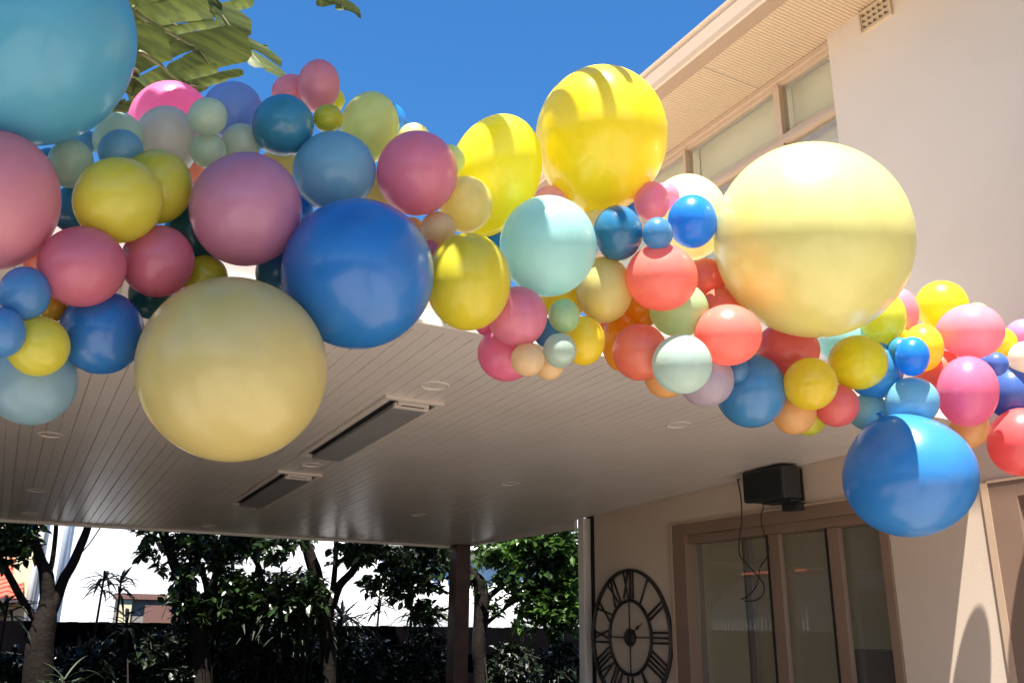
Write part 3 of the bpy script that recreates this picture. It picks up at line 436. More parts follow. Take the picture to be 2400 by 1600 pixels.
# ---- sliding doors
def sliding_door(name, label, ya, yb, top, stiles, xo=4.0):
    d = thing(name, label, 'sliding door', (xo+.06, (ya+yb)/2, 0))
    f = MB(); t = .09
    f.box((xo-.012, yb-t*1.5, 0.005), (xo+.14, yb, top)); f.box((xo-.012, ya, 0.005), (xo+.14, ya+t*.6, top)); f.box((xo-.012, ya+t*.6, top-.075), (xo+.14, yb-t*1.5, top))
    f.box((xo+.02, ya+t*.6, top-.13), (xo+.139, yb-t*1.5, top-.0751)); f.box((xo+.0, ya+t*.6, 0.005), (xo+.14, yb-t*1.5, .04))
    under(f.build('frame', M['doorframe'], bevel=.002), d)
    f = MB(); f.box((xo-.016, yb+.0001, .005), (xo+.001, yb+.035, top+.004)); f.box((xo-.016, ya, top+.0001), (xo+.001, yb+.0, top+.012)); under(f.build('architrave', M['trim']), d)
    for (a, b, x0) in stiles:
        s = MB().box((x0, a, .041), (x0+.035, b, top-.131)).build('stile', M['doorframe'], bevel=.003); under(s, d)
        q = MB().box((x0-.006, b+.0002, .041), (x0+.03, b+.012, top-.131)).build('seal', M['seal']); under(q, d)
    g = MB().box((xo+.085, ya+t*.6+.002, .042), (xo+.091, yb-t*1.5-.002, top-.132)).build('glass', M['glass']); under(g, d)
    return d
sliding_door('sliding_door', 'brown framed three panel glass sliding door under the black speaker', 3.172, 4.943, 2.350,
             [(3.53, 3.612, 4.03), (3.985, 4.075, 4.03), (4.315, 4.36, 4.10)])
sliding_door('sliding_door', 'brown framed glass door cut off at the lower right corner of the photo', 0.702, 2.583, 2.333, [(1.6, 1.68, 4.03)])
# brighter return edges of the stiles are the same paint
b = thing('reflection_mass', 'dark mass added behind the sliding door glass for its dark reflection', 'reflection_dark', (6.2, 3.5, 0))  # dark mass added in place of the reflection low in the glass
under(MB().box((6.0, .5, .006), (6.6, 5.55, 1.5)).build('cabinet', M['reflection_dark']), b)
under(MB().box((5.97, .47, 1.501), (6.62, 5.57, 1.53)).build('mass_top', M['reflection_dark'], bevel=.004), b)

# ---------------------------------------------------------------- patio roof
patio = thing('patio_roof', 'flat patio roof with a grooved white board ceiling, attached to the house', 'patio roof', (1.0, 5.4, 2.5))
SL = 0.033
def cz(y): return 2.712 - SL*y
XL, XR, YF, YB = -3.5, 3.995, 2.60, 8.25
bd = MB(); x = XL; k = 0; row = []
while x < XR-.06:
    d, hw = ((.007, .0032) if k % 2 == 0 else (.0045, .0018))
    row += [(x-hw, 0), (x-.0004, d), (x+.0004, d), (x+hw, 0)]; x += .0572; k += 1
row = [(XL-.02, 0)] + row + [(XR, 0)]
yb0 = YF+.062
ya_ = [yb0, YB]
cols = [[bd.bm.verts.new((xx, yy, cz(yy)+dz)) for xx, dz in row] for yy in ya_]
for i in range(len(row)-1): bd.bm.faces.new((cols[0][i], cols[0][i+1], cols[1][i+1], cols[1][i]))
under(bd.build('ceiling', M['board']), patio)
b = MB()
b.prism([(XL-.02, YF, cz(YF)-.004), (XL-.02, yb0-.0005, cz(yb0)-.004), (XL-.02, yb0-.0005, cz(yb0)+.05), (XL-.02, YF, cz(YF)+.05)], (XL,0,0), (XR,0,0))
under(b.build('front_strip', M['board']), patio)
b = MB(); b.box((XL-.02, YF-.012, cz(YF)-.008), (XR, YF-.0002, cz(YF)+.004)); under(b.build('bead', M['white']), patio)
b = MB(); b.box((XL-.02, YF+.032, cz(YF)+.0501), (XR, YF+.06, cz(YF)+.14))
under(b.build('fascia', M['fascia']), patio)
b = MB(); b.prism([(XL-.02, YF+.05, cz(YF)+.141), (XL-.02, YB+.1, cz(YF)+.10), (XL-.02, YB+.1, cz(YF)+.13), (XL-.02, YF+.05, cz(YF)+.16)], (XL,0,0), (XR,0,0))
under(b.build('roof_sheet', M['roofmetal']), patio)
b = MB(); b.box((XL-.02, YB, cz(YB)-.022), (XR+.03, YB+.022, cz(YB)+.13)); under(b.build('rear_trim', M['white']), patio)
b = MB(); b.box((XR+.001, 6.2, cz(8.2)-.004), (XR+.03, YB-.0005, cz(8.2)+.2)); under(b.build('side_beam', M['board']), patio)
b = MB(); b.box((3.83, 8.08, 0), (3.985, 8.235, cz(8.16)-.001)); under(b.build('post', M['post'], bevel=.004), patio)
b = MB(); b.box((3.835, 8.236, 0), (3.975, 8.249, cz(8.24)-.02)); under(b.build('post_backing', M['post']), patio)
b = MB(); b.box((3.985, 6.05, 0), (4.055, 6.13, cz(6.1)-.0)); under(b.build('post', M['white'], bevel=.003), patio)
# scattered little screw marks
mk = MB(); rnd = random.Random(4)
for i in range(26):
    xx, yy = rnd.uniform(.1, 3.6), rnd.uniform(2.9, 7.6)
    mk.tube([(xx, yy, cz(yy)-.0008, .004), (xx, yy, cz(yy)+.001, .004)], 6)
under(mk.build('screw_plug', M['panel']), patio)

# ---------------------------------------------------------------- downlights
def downlight_mesh():
    ring = MB().lathe([(.052,.0),(.052,-.003),(.056,-.005),(.061,-.004),(.064,-.0006)], 36)
    can = MB().lathe([(.0519,-.001),(.049,.012),(.040,.030),(.032,.038),(0,.038)], 36)
    return ring, can
dl_lab = {}
def dl(x, y, label, first=[]):
    loc = (x, y, cz(y))
    t = thing('downlight', label, 'downlight', loc, 'recessed downlights in the patio ceiling')
    t.rotation_euler = (-math.atan(SL), 0, 0)
    if not first:
        ring, can = downlight_mesh()
        first.append(ring.build('ring', M['board'], t)); first.append(can.build('reflector', mat('lamp_reflector', (0.85,0.72,0.60), .3, .5), t))
    else:
        for s in first:
            c = s.copy(); C.objects.link(c); c.parent = t
for x, y, l in [(1.417, 3.253, 'round recessed downlight right beside the near end of the large heater'),
                (2.73, 3.296, 'round recessed downlight below the denim blue balloon at right'),
                (0.071, 3.27, 'round recessed downlight over the hidden left front of the ceiling'),
                (1.437, 5.033, 'round recessed downlight between the large and the small heater'),
                (2.75, 5.024, 'round recessed downlight alone in the middle right of the ceiling'),
                (0.071, 4.932, 'round recessed downlight just below the grey blue balloon at left'),
                (0.071, 6.685, 'dim round recessed downlight, middle one of three down the left edge'),
                (1.414, 7.87, 'dim round recessed downlight at the rear edge beyond the small heater'),
                (2.739, 7.872, 'dim round recessed downlight at the rear edge nearest the brown post'),
                (0.067, 7.804, 'dim round recessed downlight at the rear edge near the far left'),
                (2.74, 6.50, 'dim round recessed downlight between the middle one and the rear edge')]:
    if l.startswith('round recessed downlight over the hidden'): continue
    dl(x, y, l)

# ---------------------------------------------------------------- strip heaters
def heater():
    t = thing('strip_heater', 'large white framed strip heater set in the ceiling, nearer of two', 'heater', (1.425, 4.12, cz(4.12)), 'strip heaters in the patio ceiling')
    t.rotation_euler = (-math.atan(SL), 0, 0)
    X, Y = .1375, .655
    f = MB(); f.box((-X,-Y,-.016),(X,-Y+.028,.0)); f.box((-X,Y-.028,-.016),(X,Y,.0)); f.box((-X,-Y+.0281,-.016),(-X+.03,Y-.0281,.0)); f.box((X-.03,-Y+.0281,-.016),(X,Y-.0281,.0))
    f.build('frame', M['fitting'], t, bevel=.002)
    f = MB(); f.box((-X+.031,-Y+.029,-.004),(X-.031,Y-.029,-.0008)); f.build('recess', M['recess'], t)
    f = MB(); f.box((-.074,-Y+.085,-.032),(.088,Y-.04,-.012)); f.build('panel', M['panel'], t, bevel=.003)
    f = MB(); f.box((-.074,-Y+.058,-.034),(.088,-Y+.0845,-.010)); f.box((-.066,-Y+.036,-.026),(.080,-Y+.0575,-.006)); e = f.build('end_cap', M['fitting'], t, bevel=.002)
    f = MB()
    for i in range(9): f.box((-.045+i*.012,-Y+.040,-.0285),(-.045+i*.012+.007,-Y+.053,-.0262))
    f.build('slot', M['recess'], e)
    return t
h1 = heater()
h2 = h1.copy(); C.objects.link(h2); h2.location = (1.445, 5.935, cz(5.935)); h2['label'] = 'small looking strip heater in the ceiling, the farther of two'
for ch in list(h1.children):
    c = ch.copy(); C.objects.link(c); c.parent = h2
    for gch in ch.children:
        d = gch.copy(); C.objects.link(d); d.parent = c

# ---------------------------------------------------------------- wall clock
clk = thing('wall_clock', 'large open dark iron wall clock with roman numerals beside the sliding door', 'clock', (3.985, 5.46, 1.606))
def ring(R, r, n=72):
    m_ = MB(); pts = [(0, R*math.cos(2*PI*i/n), R*math.sin(2*PI*i/n)) for i in range(n)]
    rings = []
    for i, p in enumerate(pts):
        a = 2*PI*i/n; o = Vector((0, math.cos(a), math.sin(a)))
        rings.append([m_.bm.verts.new(Vector(p) + o*math.cos(2*PI*k/8)*r*.55 + Vector((1,0,0))*math.sin(2*PI*k/8)*r) for k in range(8)])
    for i in range(n):
        a, b_ = rings[i], rings[(i+1) % n]
        for k in range(8):
            fc = m_.bm.faces.new((a[k], a[(k+1) % 8], b_[(k+1) % 8], b_[k])); fc.smooth = True
    return m_
ring(.468, .020).build('outer_ring', M['iron'], clk)
ring(.25, .014).build('inner_ring', M['iron'], clk)
ring(.262, .006).build('inner_ring', M['iron'], clk)
def cpos(ang, u, v, x=0):   # ang clockwise from XII, u tangential, v radial
    # seen from -x: right in the picture is -y
    rx, rz = math.sin(ang)*v + math.cos(ang)*u, math.cos(ang)*v - math.sin(ang)*u
    return (x, -rx, rz)
NUM = {12:'XII',1:'I',2:'II',3:'III',4:'IIII',5:'V',6:'VI',7:'VII',8:'VIII',9:'IX',10:'X',11:'XI'}
for n_, txt in NUM.items():
    ang = n_*PI/6; wd = {'I':.034,'V':.072,'X':.072}; tot = sum(wd[c] for c in txt); u = -tot/2; m_ = MB(); r0, r1 = .268, .458
    def bar(ua, va, ub, vb, t=.0072):
        m_.tube([(*cpos(ang, ua, va), t), (*cpos(ang, ub, vb), t)], 6)
    for c in txt:
        k = wd[c]; h = k*.42
        if c == 'I': bar(u+k/2, r0, u+k/2, r1, .0078)
        if c == 'V': bar(u+.008, r1, u+k/2, r0); bar(u+k-.008, r1, u+k/2, r0)
        if c == 'X': bar(u+.008, r1, u+k-.008, r0); bar(u+k-.008, r1, u+.008, r0)
        u += k
    m_.build('numeral', M['iron'], clk)
m_ = MB()
for q in range(4): m_.tube([(*cpos(q*PI/2, 0, .055), .0045), (*cpos(q*PI/2, 0, .25), .0045)], 6)
m_.build('cross_bar', M['iron'], clk)
MB().lathe([(0,-.018),(.050,-.018),(.060,-.008),(.060,.012),(0,.012)], 32, Matrix.Rotation(PI/2, 4, 'Y')).build('hub', M['iron'], clk)
a = math.radians(61); m_ = MB(); m_.tube([(*cpos(a, 0, .05, -.02), .006), (*cpos(a, 0, .12, -.02), .004)], 6)
m_.tube([(*cpos(a, 0, .115, -.02), .004), (*cpos(a, 0, .135, -.02), .013), (*cpos(a, 0, .165, -.02), .004), (*cpos(a, 0, .205, -.02), .002)], 8)
m_.build('hand', M['iron'], clk)

# ---------------------------------------------------------------- speaker and its cable
sp = thing('speaker', 'black box speaker bracketed to the wall above the sliding door', 'speaker', (3.88, 3.86, 2.47))
zt, zb = 2.573, 2.385
poly = [(3.80,3.69,zb),(3.80,4.02,zb),(3.955,3.95,zb),(3.955,3.70,zb),(3.90,3.665,zb)]
under(MB().prism(poly, (0,0,zb), (0,0,zt)).build('cabinet', M['black'], bevel=.012), sp)
under(MB().box((3.793,3.705,zb+.018),(3.7995,4.005,zt-.018)).build('grille', mat('speaker_grille',(0.012,0.014,0.014),.7,.3,bump=.6,bscale=500), bevel=.003), sp)
br = MB(); br.box((3.86,3.70,zb-.012),(3.95,3.93,zb-.0005)); br.box((3.93,3.72,zb-.055),(3.998,3.84,zb-.0125)); br.box((3.985,3.72,zb-.0),(3.9985,3.84,zt))
under(br.build('bracket', M['black'], bevel=.002), sp)
cb = thing('speaker_cable', 'thin black cable looping down the glass from its plug beside the speaker', 'cable', (3.93, 4.2, 2.5))
def catm(P, n=10):
    o = []
    P = [P[0]]+P+[P[-1]]
    for i in range(1, len(P)-2):
        p0,p1,p2,p3 = [Vector(q) for q in P[i-1:i+3]]
        for k in range(n):
            t = k/n; o.append(.5*((2*p1)+(-p0+p2)*t+(2*p0-5*p1+4*p2-p3)*t*t+(-p0+3*p1-3*p2+p3)*t**3))
    o.append(Vector(P[-2])); return o
under(MB().tube([(*q, .0042) for q in catm(CABLE_A)], 6).build('cord', M['cord']), cb)
under(MB().tube([(*q, .0042) for q in catm(CABLE_B)], 6).build('cord', M['cord']), cb)
q = CABLE_A[0]; under(MB().tube([(q[0]+.02,q[1],q[2]+.035,.02),(q[0]+.01,q[1],q[2]+.02,.022),(q[0],q[1],q[2],.008)], 10).build('plug', M['black']), cb)

# ---------------------------------------------------------------- fence behind, neighbours
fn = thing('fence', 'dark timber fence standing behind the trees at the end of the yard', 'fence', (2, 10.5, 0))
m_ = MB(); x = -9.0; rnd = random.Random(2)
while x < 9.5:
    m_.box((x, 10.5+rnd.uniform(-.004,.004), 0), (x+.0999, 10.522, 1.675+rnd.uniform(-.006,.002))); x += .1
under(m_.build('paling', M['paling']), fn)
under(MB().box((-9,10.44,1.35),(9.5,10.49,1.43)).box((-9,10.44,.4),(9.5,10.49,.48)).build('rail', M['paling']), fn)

nb = thing('neighbour_house', 'tall bright white neighbouring house behind the trees', 'house', (5, 14, 0))
under(MB().box((.372,14,0),(12,14.3,7)).build('wall', M['nwhite']), nb)
under(MB().tube([(.62,13.96,0,.05),(.62,13.96,7,.05)],12).build('downpipe', mat('pale_blue_paint',(0.62,0.70,0.76),.5)), nb)
under(MB().box((3.9,13.9,0),(4.05,13.999,7)).box((5.2,13.92,0),(5.3,13.999,7)).build('pilaster', M['nwhite']), nb)
under(MB().box((4.15,13.93,.5),(4.2,13.999,2.5)).build('rust_pipe', mat('rusty_paint',(0.5,0.28,0.1),.7)), nb)

cb2 = thing('cream_house', 'cream walled house with a red tiled roof at the far left', 'house', (-4, 15, 0))
under(MB().box((-3,14.6,0),(.05,14.8,5)).box((.05,14.0,0),(.37,14.8,5.6)).build('wall', M['ncream']), cb2)
# roof with real tile courses
tl = MB(); c0 = Vector((0, 13.6, 1.96)); n_c = 9
for i in range(n_c):
    y0 = 13.6+i*.115; z0 = 1.96+i*.062
    for j in range(7):
        xx = .20-(j+1)*.24
        vtx = [(xx+.24*t, 0, .022*math.sin(t*2*PI)) for t in (0,.25,.5,.75,1)]
        for p, q_ in zip(vtx, vtx[1:]):
            tl.quad([(p[0],y0,z0+p[2]+.02),(q_[0],y0,z0+q_[2]+.02),(q_[0],y0+.13,z0+.062+q_[2]+.004),(p[0],y0+.13,z0+.062+p[2]+.004)])
            tl.quad([(p[0],y0,z0+p[2]-.006),(q_[0],y0,z0+q_[2]-.006),(q_[0],y0,z0+q_[2]+.0201),(p[0],y0,z0+p[2]+.0201)])
tl.box((-1.48,13.62,1.91),(.2,14.55,1.935))
under(tl.build('roof', M['tile']), cb2)
under(MB().box((-1.5,13.50,1.90),(.24,13.599,1.955)).build('gutter', mat('dark_gutter',(0.08,0.06,0.06),.5)), cb2)
under(MB().box((-1.2,14.55,1.0),(.0,14.599,1.85)).build('window', mat('pale_blue_glass',(0.42,0.55,0.60),.15)), cb2)
under(MB().tube([(.30,13.93,0,.045),(.30,13.93,5,.045)],12).build('downpipe', M['white']), cb2)

ga = thing('garage', 'low grey outbuilding with brown capping behind the strappy plants', 'outbuilding', (2, 13, 0))
under(MB().box((1.27,12.7,0),(3.6,13.0,1.96)).build('wall', M['ngrey']), ga)
under(MB().box((1.24,12.64,1.961),(3.64,13.04,2.03)).build('capping', M['nbrown']), ga)
under(MB().box((1.6,12.66,.2),(2.3,12.699,1.9)).build('door', M['nbrown']), ga)
under(MB().box((1.27,12.66,.2),(1.44,12.699,1.95)).build('quoin', M['ncream']), ga)

# pleated cloth sheets hanging at the right of the white wall
sc_ = MB(); n = 120; ys = []
for i in range(n+1):
    t = i/n; xx = 4.66+t*2.9; yy = 12.5+.014*math.sin(t*2*PI*13)+.006*math.sin(t*2*PI*31)
    ys.append((xx, yy))
top = [sc_.bm.verts.new((a, b_, 2.9)) for a, b_ in ys]; bot = [sc_.bm.verts.new((a+.01, b_+.03, .6)) for a, b_ in ys]
for i in range(n):
    fc = sc_.bm.faces.new((bot[i], bot[i+1], top[i+1], top[i])); fc.smooth = True
o = sc_.build('outdoor_blind', M['shade']); tag(o, 'pale pleated outdoor blind hanging beyond the fence left of the brown post', 'blind')
sm = o.modifiers.new('thick', 'SOLIDIFY'); sm.thickness = .006
o = MB().box((4.7,12.42,2.70),(7.9,12.47,2.80)).box((4.7,12.40,2.66),(7.9,12.419,2.80)).build('awning', mat('green_grey_awning',(0.16,0.17,0.13),.8))
tag(o, 'grey green awning edge over the pleated outdoor blind', 'awning')

# white picket fence and tiled house on the left (seen mirrored in the sliding door)
pf = thing('picket_fence', 'white picket fence on a low wall, mirrored in the sliding door glass', 'fence', (-6, 15, 0))
m_ = MB(); y = 13.4
while y < 17.4:
    m_.box((-6.0, y, 1.70), (-5.97, y+.035, 2.08)); y += .115
M['picket'] = mat('dimmed_white', (0.42,0.43,0.43), .7)  # white greyed to dim the mirrored pickets, dimness put into the colour
under(m_.build('picket', M['picket']), pf)
under(MB().box((-5.969,13.4,2.121),(-6.03,17.4,2.16)).build('rail', M['picket']), pf)
under(MB().box((-6.1,11,0),(-5.98,17.6,1.695)).build('base_wall', M['ngrey']), pf)
th = thing('tiled_house', 'house with a strip of red tiled roof, mirrored in the sliding door glass', 'house', (-9.5, 18, 0))
under(MB().box((-9.6,12,0),(-9.1,22,3.0)).box((-12,11,0),(-9.61,23,5.5)).build('wall', M['ngrey']), th)  # tall rear box added to keep bright sky out of the door reflection
under(MB().prism([(-8.9,16.2,3.08),(-8.9,16.2,3.10),(-9.6,16.2,3.30),(-9.6,16.2,3.0801)], (0,16.2,0), (0,19.4,0)).build('roof', M['tile']), th)
sfc = thing('unseen_side_fence', 'unseen dark fence added along the left side to darken the yard', 'fence', (-3.8, 2, 0))  # unseen fence added to darken the left surroundings and the ceiling
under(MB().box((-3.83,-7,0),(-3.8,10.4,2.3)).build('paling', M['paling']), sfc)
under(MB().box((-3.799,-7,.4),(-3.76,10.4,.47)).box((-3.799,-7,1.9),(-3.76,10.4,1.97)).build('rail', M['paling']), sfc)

# ---------------------------------------------------------------- plants
def leaf_shape(bm, c, d, n, L, W, fold=.25):
    """one leaf: 6-gon folded at the midrib"""
    s = d.cross(n).normalized(); a = c; b_ = c+d*L
    m1, m2 = c+d*L*.35-n*L*.02, c+d*L*.72-n*L*.04
    v = [bm.verts.new(p) for p in (a, m1+s*W*.5+n*W*fold, m2+s*W*.38+n*W*fold, b_-n*L*.10, m2-s*W*.38+n*W*fold, m1-s*W*.5+n*W*fold, m1, m2)]
    bm.faces.new((v[0],v[1],v[6])); bm.faces.new((v[1],v[2],v[7],v[6])); bm.faces.new((v[2],v[3],v[7]))
    bm.faces.new((v[0],v[6],v[5])); bm.faces.new((v[6],v[7],v[4],v[5])); bm.faces.new((v[7],v[3],v[4]))

def crown(blobs, seed, L=(.07,.14), dens=1.0, depth=1.1, sprig=5):
    rnd = random.Random(seed); mb = MB()
    for bx, by, bz, rx, rz, n in blobs:
        cnt = int(n*dens)
        ry = max(.25, (rx+rz)/2*depth)
        while cnt > 0:
            while True:
                p = Vector((rnd.uniform(-1,1), rnd.uniform(-1,1), rnd.uniform(-1,1)))
                if p.length < 1: break
            c = Vector((bx+p.x*rx, by+p.y*ry, bz+p.z*rz))
            base = Vector((rnd.gauss(0,1), rnd.gauss(0,1), rnd.gauss(0,.6))).normalized()
            for k in range(sprig):
                d = (base + Vector((rnd.gauss(0,.8), rnd.gauss(0,.8), rnd.gauss(-.15,.6)))).normalized()
                nn = Vector((rnd.gauss(0,.5), rnd.gauss(0,.5), 1)); nn = (nn - d*nn.dot(d))
                if nn.length < .1: continue
                l = rnd.uniform(*L)
                leaf_shape(mb.bm, c+Vector((rnd.gauss(0,.02), rnd.gauss(0,.02), rnd.gauss(0,.02))), d, nn.normalized(), l, l*rnd.uniform(.42,.6))
            # twig carrying the sprig
            mb.tube([(c.x, c.y, c.z, .003), (c.x-base.x*.12, c.y-base.y*.12, c.z-base.z*.12-.03, .004)], 4, cap=False)
            cnt -= sprig
    return mb

tinfo = {'left': ('thick forked tree with bare branches at the far left behind the patio', 1.5),
         'mid': ('leafy tree with a leaning left limb in the middle of the yard', 1.9),
         'right': ('tall multi stemmed leafy tree left of the brown patio post', 1.9),
         'hedge': ('dense sunlit leafy tree filling the gap between brown post and house', 2.3)}
for k, tdat in TREES.items():
    p0 = tdat['trunks'][0][0]
    t = thing('tree', tinfo[k][0], 'tree', (p0[0], p0[1], 0), 'trees behind the patio')
    m_ = MB()
    for i, tr in enumerate(tdat['trunks']):
        pts = [tuple(q_) for q_ in tr]
        if i == 0: pts = [(pts[0][0], pts[0][1], 0, pts[0][3]*1.2)] + [q_ for q_ in pts if q_[2] > .2]
        # smooth the path
        cc = catm([q_[:3] for q_ in pts], 5); rr = []
        for j in range(len(pts)-1):
            for s in range(5): rr.append(pts[j][3]*(1-s/5)+pts[j+1][3]*s/5)
        rr.append(pts[-1][3]); rr = rr[:len(cc)]
        m_.tube([(c[0], c[1], c[2], r_) for c, r_ in zip(cc, rr)], 14, wob=.035, seed=i)
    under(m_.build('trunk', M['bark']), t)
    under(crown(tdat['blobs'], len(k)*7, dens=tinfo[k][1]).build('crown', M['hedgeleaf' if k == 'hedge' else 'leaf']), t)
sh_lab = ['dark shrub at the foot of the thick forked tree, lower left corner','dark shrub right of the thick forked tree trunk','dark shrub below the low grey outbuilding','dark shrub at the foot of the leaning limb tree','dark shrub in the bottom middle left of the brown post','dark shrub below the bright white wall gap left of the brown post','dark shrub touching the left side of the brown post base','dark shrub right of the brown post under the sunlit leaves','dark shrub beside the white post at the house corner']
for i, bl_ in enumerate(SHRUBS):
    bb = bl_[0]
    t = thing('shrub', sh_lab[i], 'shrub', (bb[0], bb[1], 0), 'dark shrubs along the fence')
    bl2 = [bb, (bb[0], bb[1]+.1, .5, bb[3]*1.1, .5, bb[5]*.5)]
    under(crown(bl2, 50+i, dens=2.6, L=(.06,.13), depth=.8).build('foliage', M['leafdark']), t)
    m_ = MB(); rnd = random.Random(i)
    for q in range(5):
        a, c = rnd.uniform(-.3,.3), rnd.uniform(-.2,.2)
        m_.tube([(bb[0]+a*.3, bb[1]+c*.3, 0, .018), (bb[0]+a, bb[1]+c, .8, .012), (bb[0]+a*1.3, bb[1]+c, 1.35, .006)], 6)
    under(m_.build('stem', M['bark']), t)

st_lab = ['strappy plant leaning left in front of the bright wall, left of its twin','strappy plant twin standing before the low outbuilding','low strappy plant under the pair before the outbuilding','spiky dark plant left of the two trunks in the middle','spiky dark plant with dense blades low in the middle','spiky dark plant high against the tall trunk','spiky dark plant right of the tall trunk above the fence line','spiky dark plant in front of the tall trunk base','spiky dark plant near the leaning limb tree base','drooping strappy plant just left of the brown post','strappy plant peeping over the fence beside the brown post','thin strappy plant before the pleated blind','thin leaved plant across the red tiled roof at far left','faint strappy plant low at the left tree foot','small spiky plant highest between the leaning limb tree and tall trunk','spiky dark plant fanning out at the tall trunk fork','spiky dark plant behind the leaning limb tree at the fence line']
for i, (x, y, z, L, n) in enumerate(STRAPS):
    rnd = random.Random(300+i)
    t = thing('strappy_plant', st_lab[i], 'plant', (x, y, 0), 'strappy plants along the fence')
    m_ = MB(); m_.tube([(x+rnd.uniform(-.1,.1), y, 0, .02), (x+rnd.uniform(-.05,.05), y, z*.5, .014), (x, y, z, .010)], 7)
    under(m_.build('cane', M['bark']), t)
    m_ = MB()
    for k in range(n):
        az = rnd.uniform(0, 2*PI); up = rnd.uniform(-.1, 1.1); l = L*rnd.uniform(.7, 1.25)*1.15; drop = rnd.uniform(.25, .9)
        d = Vector((math.cos(az), math.sin(az), 0)); sd = Vector((-math.sin(az), math.cos(az), 0)); wd = rnd.uniform(.010, .021)
        c = Vector((x, y, z-rnd.uniform(0, .18))); prev = None; seg = 6
        for j in range(seg+1):
            s = j/seg; p = c + d*l*s*math.cos(up*.7) + Vector((0,0,1))*(l*s*math.sin(up) - drop*l*s*s*.9)
            ww = wd*math.sin(PI*min(1, .18+.82*s))+.0008
            cur = (m_.bm.verts.new(p+sd*ww+Vector((0,0,ww*.4))), m_.bm.verts.new(p), m_.bm.verts.new(p-sd*ww+Vector((0,0,ww*.4))))
            if prev:
                m_.bm.faces.new((prev[0], cur[0], cur[1], prev[1])); m_.bm.faces.new((prev[1], cur[1], cur[2], prev[2]))
            prev = cur
    under(m_.build('leaf_tuft', M['strap']), t)

# ---- banana-like plants (bird of paradise): split blades over the garland
def split_leaf(mb, mid, wR, wL, side, droop=.25, seed=0, gap=.35, n=22, stripw=.07, gm=1.25):
    """mid: list of midrib points; side: unit vector to the 'right' of the blade"""
    rnd = random.Random(seed); P = catm(mid, 8); tot = sum((b-a).length for a, b in zip(P, P[1:])); n = max(6, int(tot/stripw))
    def at(t):
        L_ = t*tot; acc = 0
        for a, b in zip(P, P[1:]):
            s = (b-a).length
            if acc+s >= L_: return a+(b-a)*((L_-acc)/max(s,1e-6)), (b-a).normalized()
            acc += s
        return P[-1], (P[-1]-P[-2]).normalized()
    for sgn, wd in ((1, wR), (-1, wL)):
        if wd <= 0: continue
        t = 0.02
        while t < .98:
            k = rnd.choice((1, 1, 2, 3)); dt = k/n
            p0, d0 = at(t); p1, d1 = at(min(1, t+dt*.94))
            env = math.sin(PI*min(1, .22+.72*t))**.6
            L_ = wd*env*rnd.uniform(.8, 1.08)
            out = (Vector(side)*sgn + d0*.1).normalized()
            tw = rnd.uniform(-.12, .12); nrm = out.cross(d0).normalized(); seg = 5; prev = None
            dr = droop*rnd.uniform(.4, 1.5)
            for j in range(seg+1):
                s = j/seg; off = out*L_*s - Vector((0,0,1))*dr*L_*s*s + nrm*tw*L_*s*s*.5
                shr = 1-.10*s if j < seg else .62
                c = (p0+p1)/2; h = (p1-p0)/2*shr*(1+.15*s)
                q = max(0, (s-.35)/.65); h = h - out*(h.dot(out))*q
                cur = (mb.bm.verts.new(c-h+off+nrm*.006), mb.bm.verts.new(c+off), mb.bm.verts.new(c+h+off+nrm*.006))
                if prev:
                    for q in (0, 1):
                        fc = mb.bm.faces.new((prev[q], prev[q+1], cur[q+1], cur[q])); fc.smooth = True
                prev = cur
            t += dt*(1 if rnd.random() > gap else gm)

def banana_plant(label, base, crownp, leaves, seed):
    t = thing('bird_of_paradise', label, 'plant', (base[0], base[1], 0), 'banana-like plants over the garland')
    m_ = MB()
    for i in range(3):
        a = i*2.1; m_.tube([(base[0]+.14*math.cos(a), base[1]+.14*math.sin(a), 0, .085), (crownp[0]+.06*math.cos(a), crownp[1]+.06*math.sin(a), crownp[2], .06)], 10)
    under(m_.build('trunk', M['bark']), t)
    for i, (mid, wR, wL, side, droop, *gp) in enumerate(leaves):
        st = MB(); P0 = Vector(mid[0]); cp = Vector(crownp); midp = (P0+cp)/2+Vector((0,0,.25))
        c = catm([tuple(cp), tuple(midp)]+[tuple(q) for q in mid], 6)
        st.tube([(*q, .016*(1-.85*k/len(c))) for k, q in enumerate(c)], 7)
        so = under(st.build('leaf_stem', M['stem']), t)
        lb = MB(); split_leaf(lb, mid, wR, wL, side, droop, seed*20+i, *gp)
        bo = lb.build('leaf_blade', M['banana']); bo.parent = so; 
        bo.matrix_parent_inverse = Matrix.Translation(-Vector(t.location))
        bo.matrix_parent_inverse = Matrix()
    return t
right = (.75, .1, .55); 
lv = [(LEAVES['a'], .25, .24, (.74, .1, .66), .04, .3, 22, .06, 1.15), (LEAVES['b'], .20, .20, (.74, .1, .68), .04, .35, 22, .06, 1.2), (LEAVES['c'], .19, .05, (.98, .15, .10), .30, .1, 22, .10, 1.1),
      (LEAVES['d'], .34, .26, (.72, .2, .70), .05, .2, 22, .07, 1.15), (LEAVES['h'], .22, .24, (.80, .2, .58), .06, .3, 22, .06, 1.15),
      (LEAVES['f'], .12, .12, (.8, .1, -.3), .3), (LEAVES['g'], .06, .06, (.3, .1, .8), .1)]
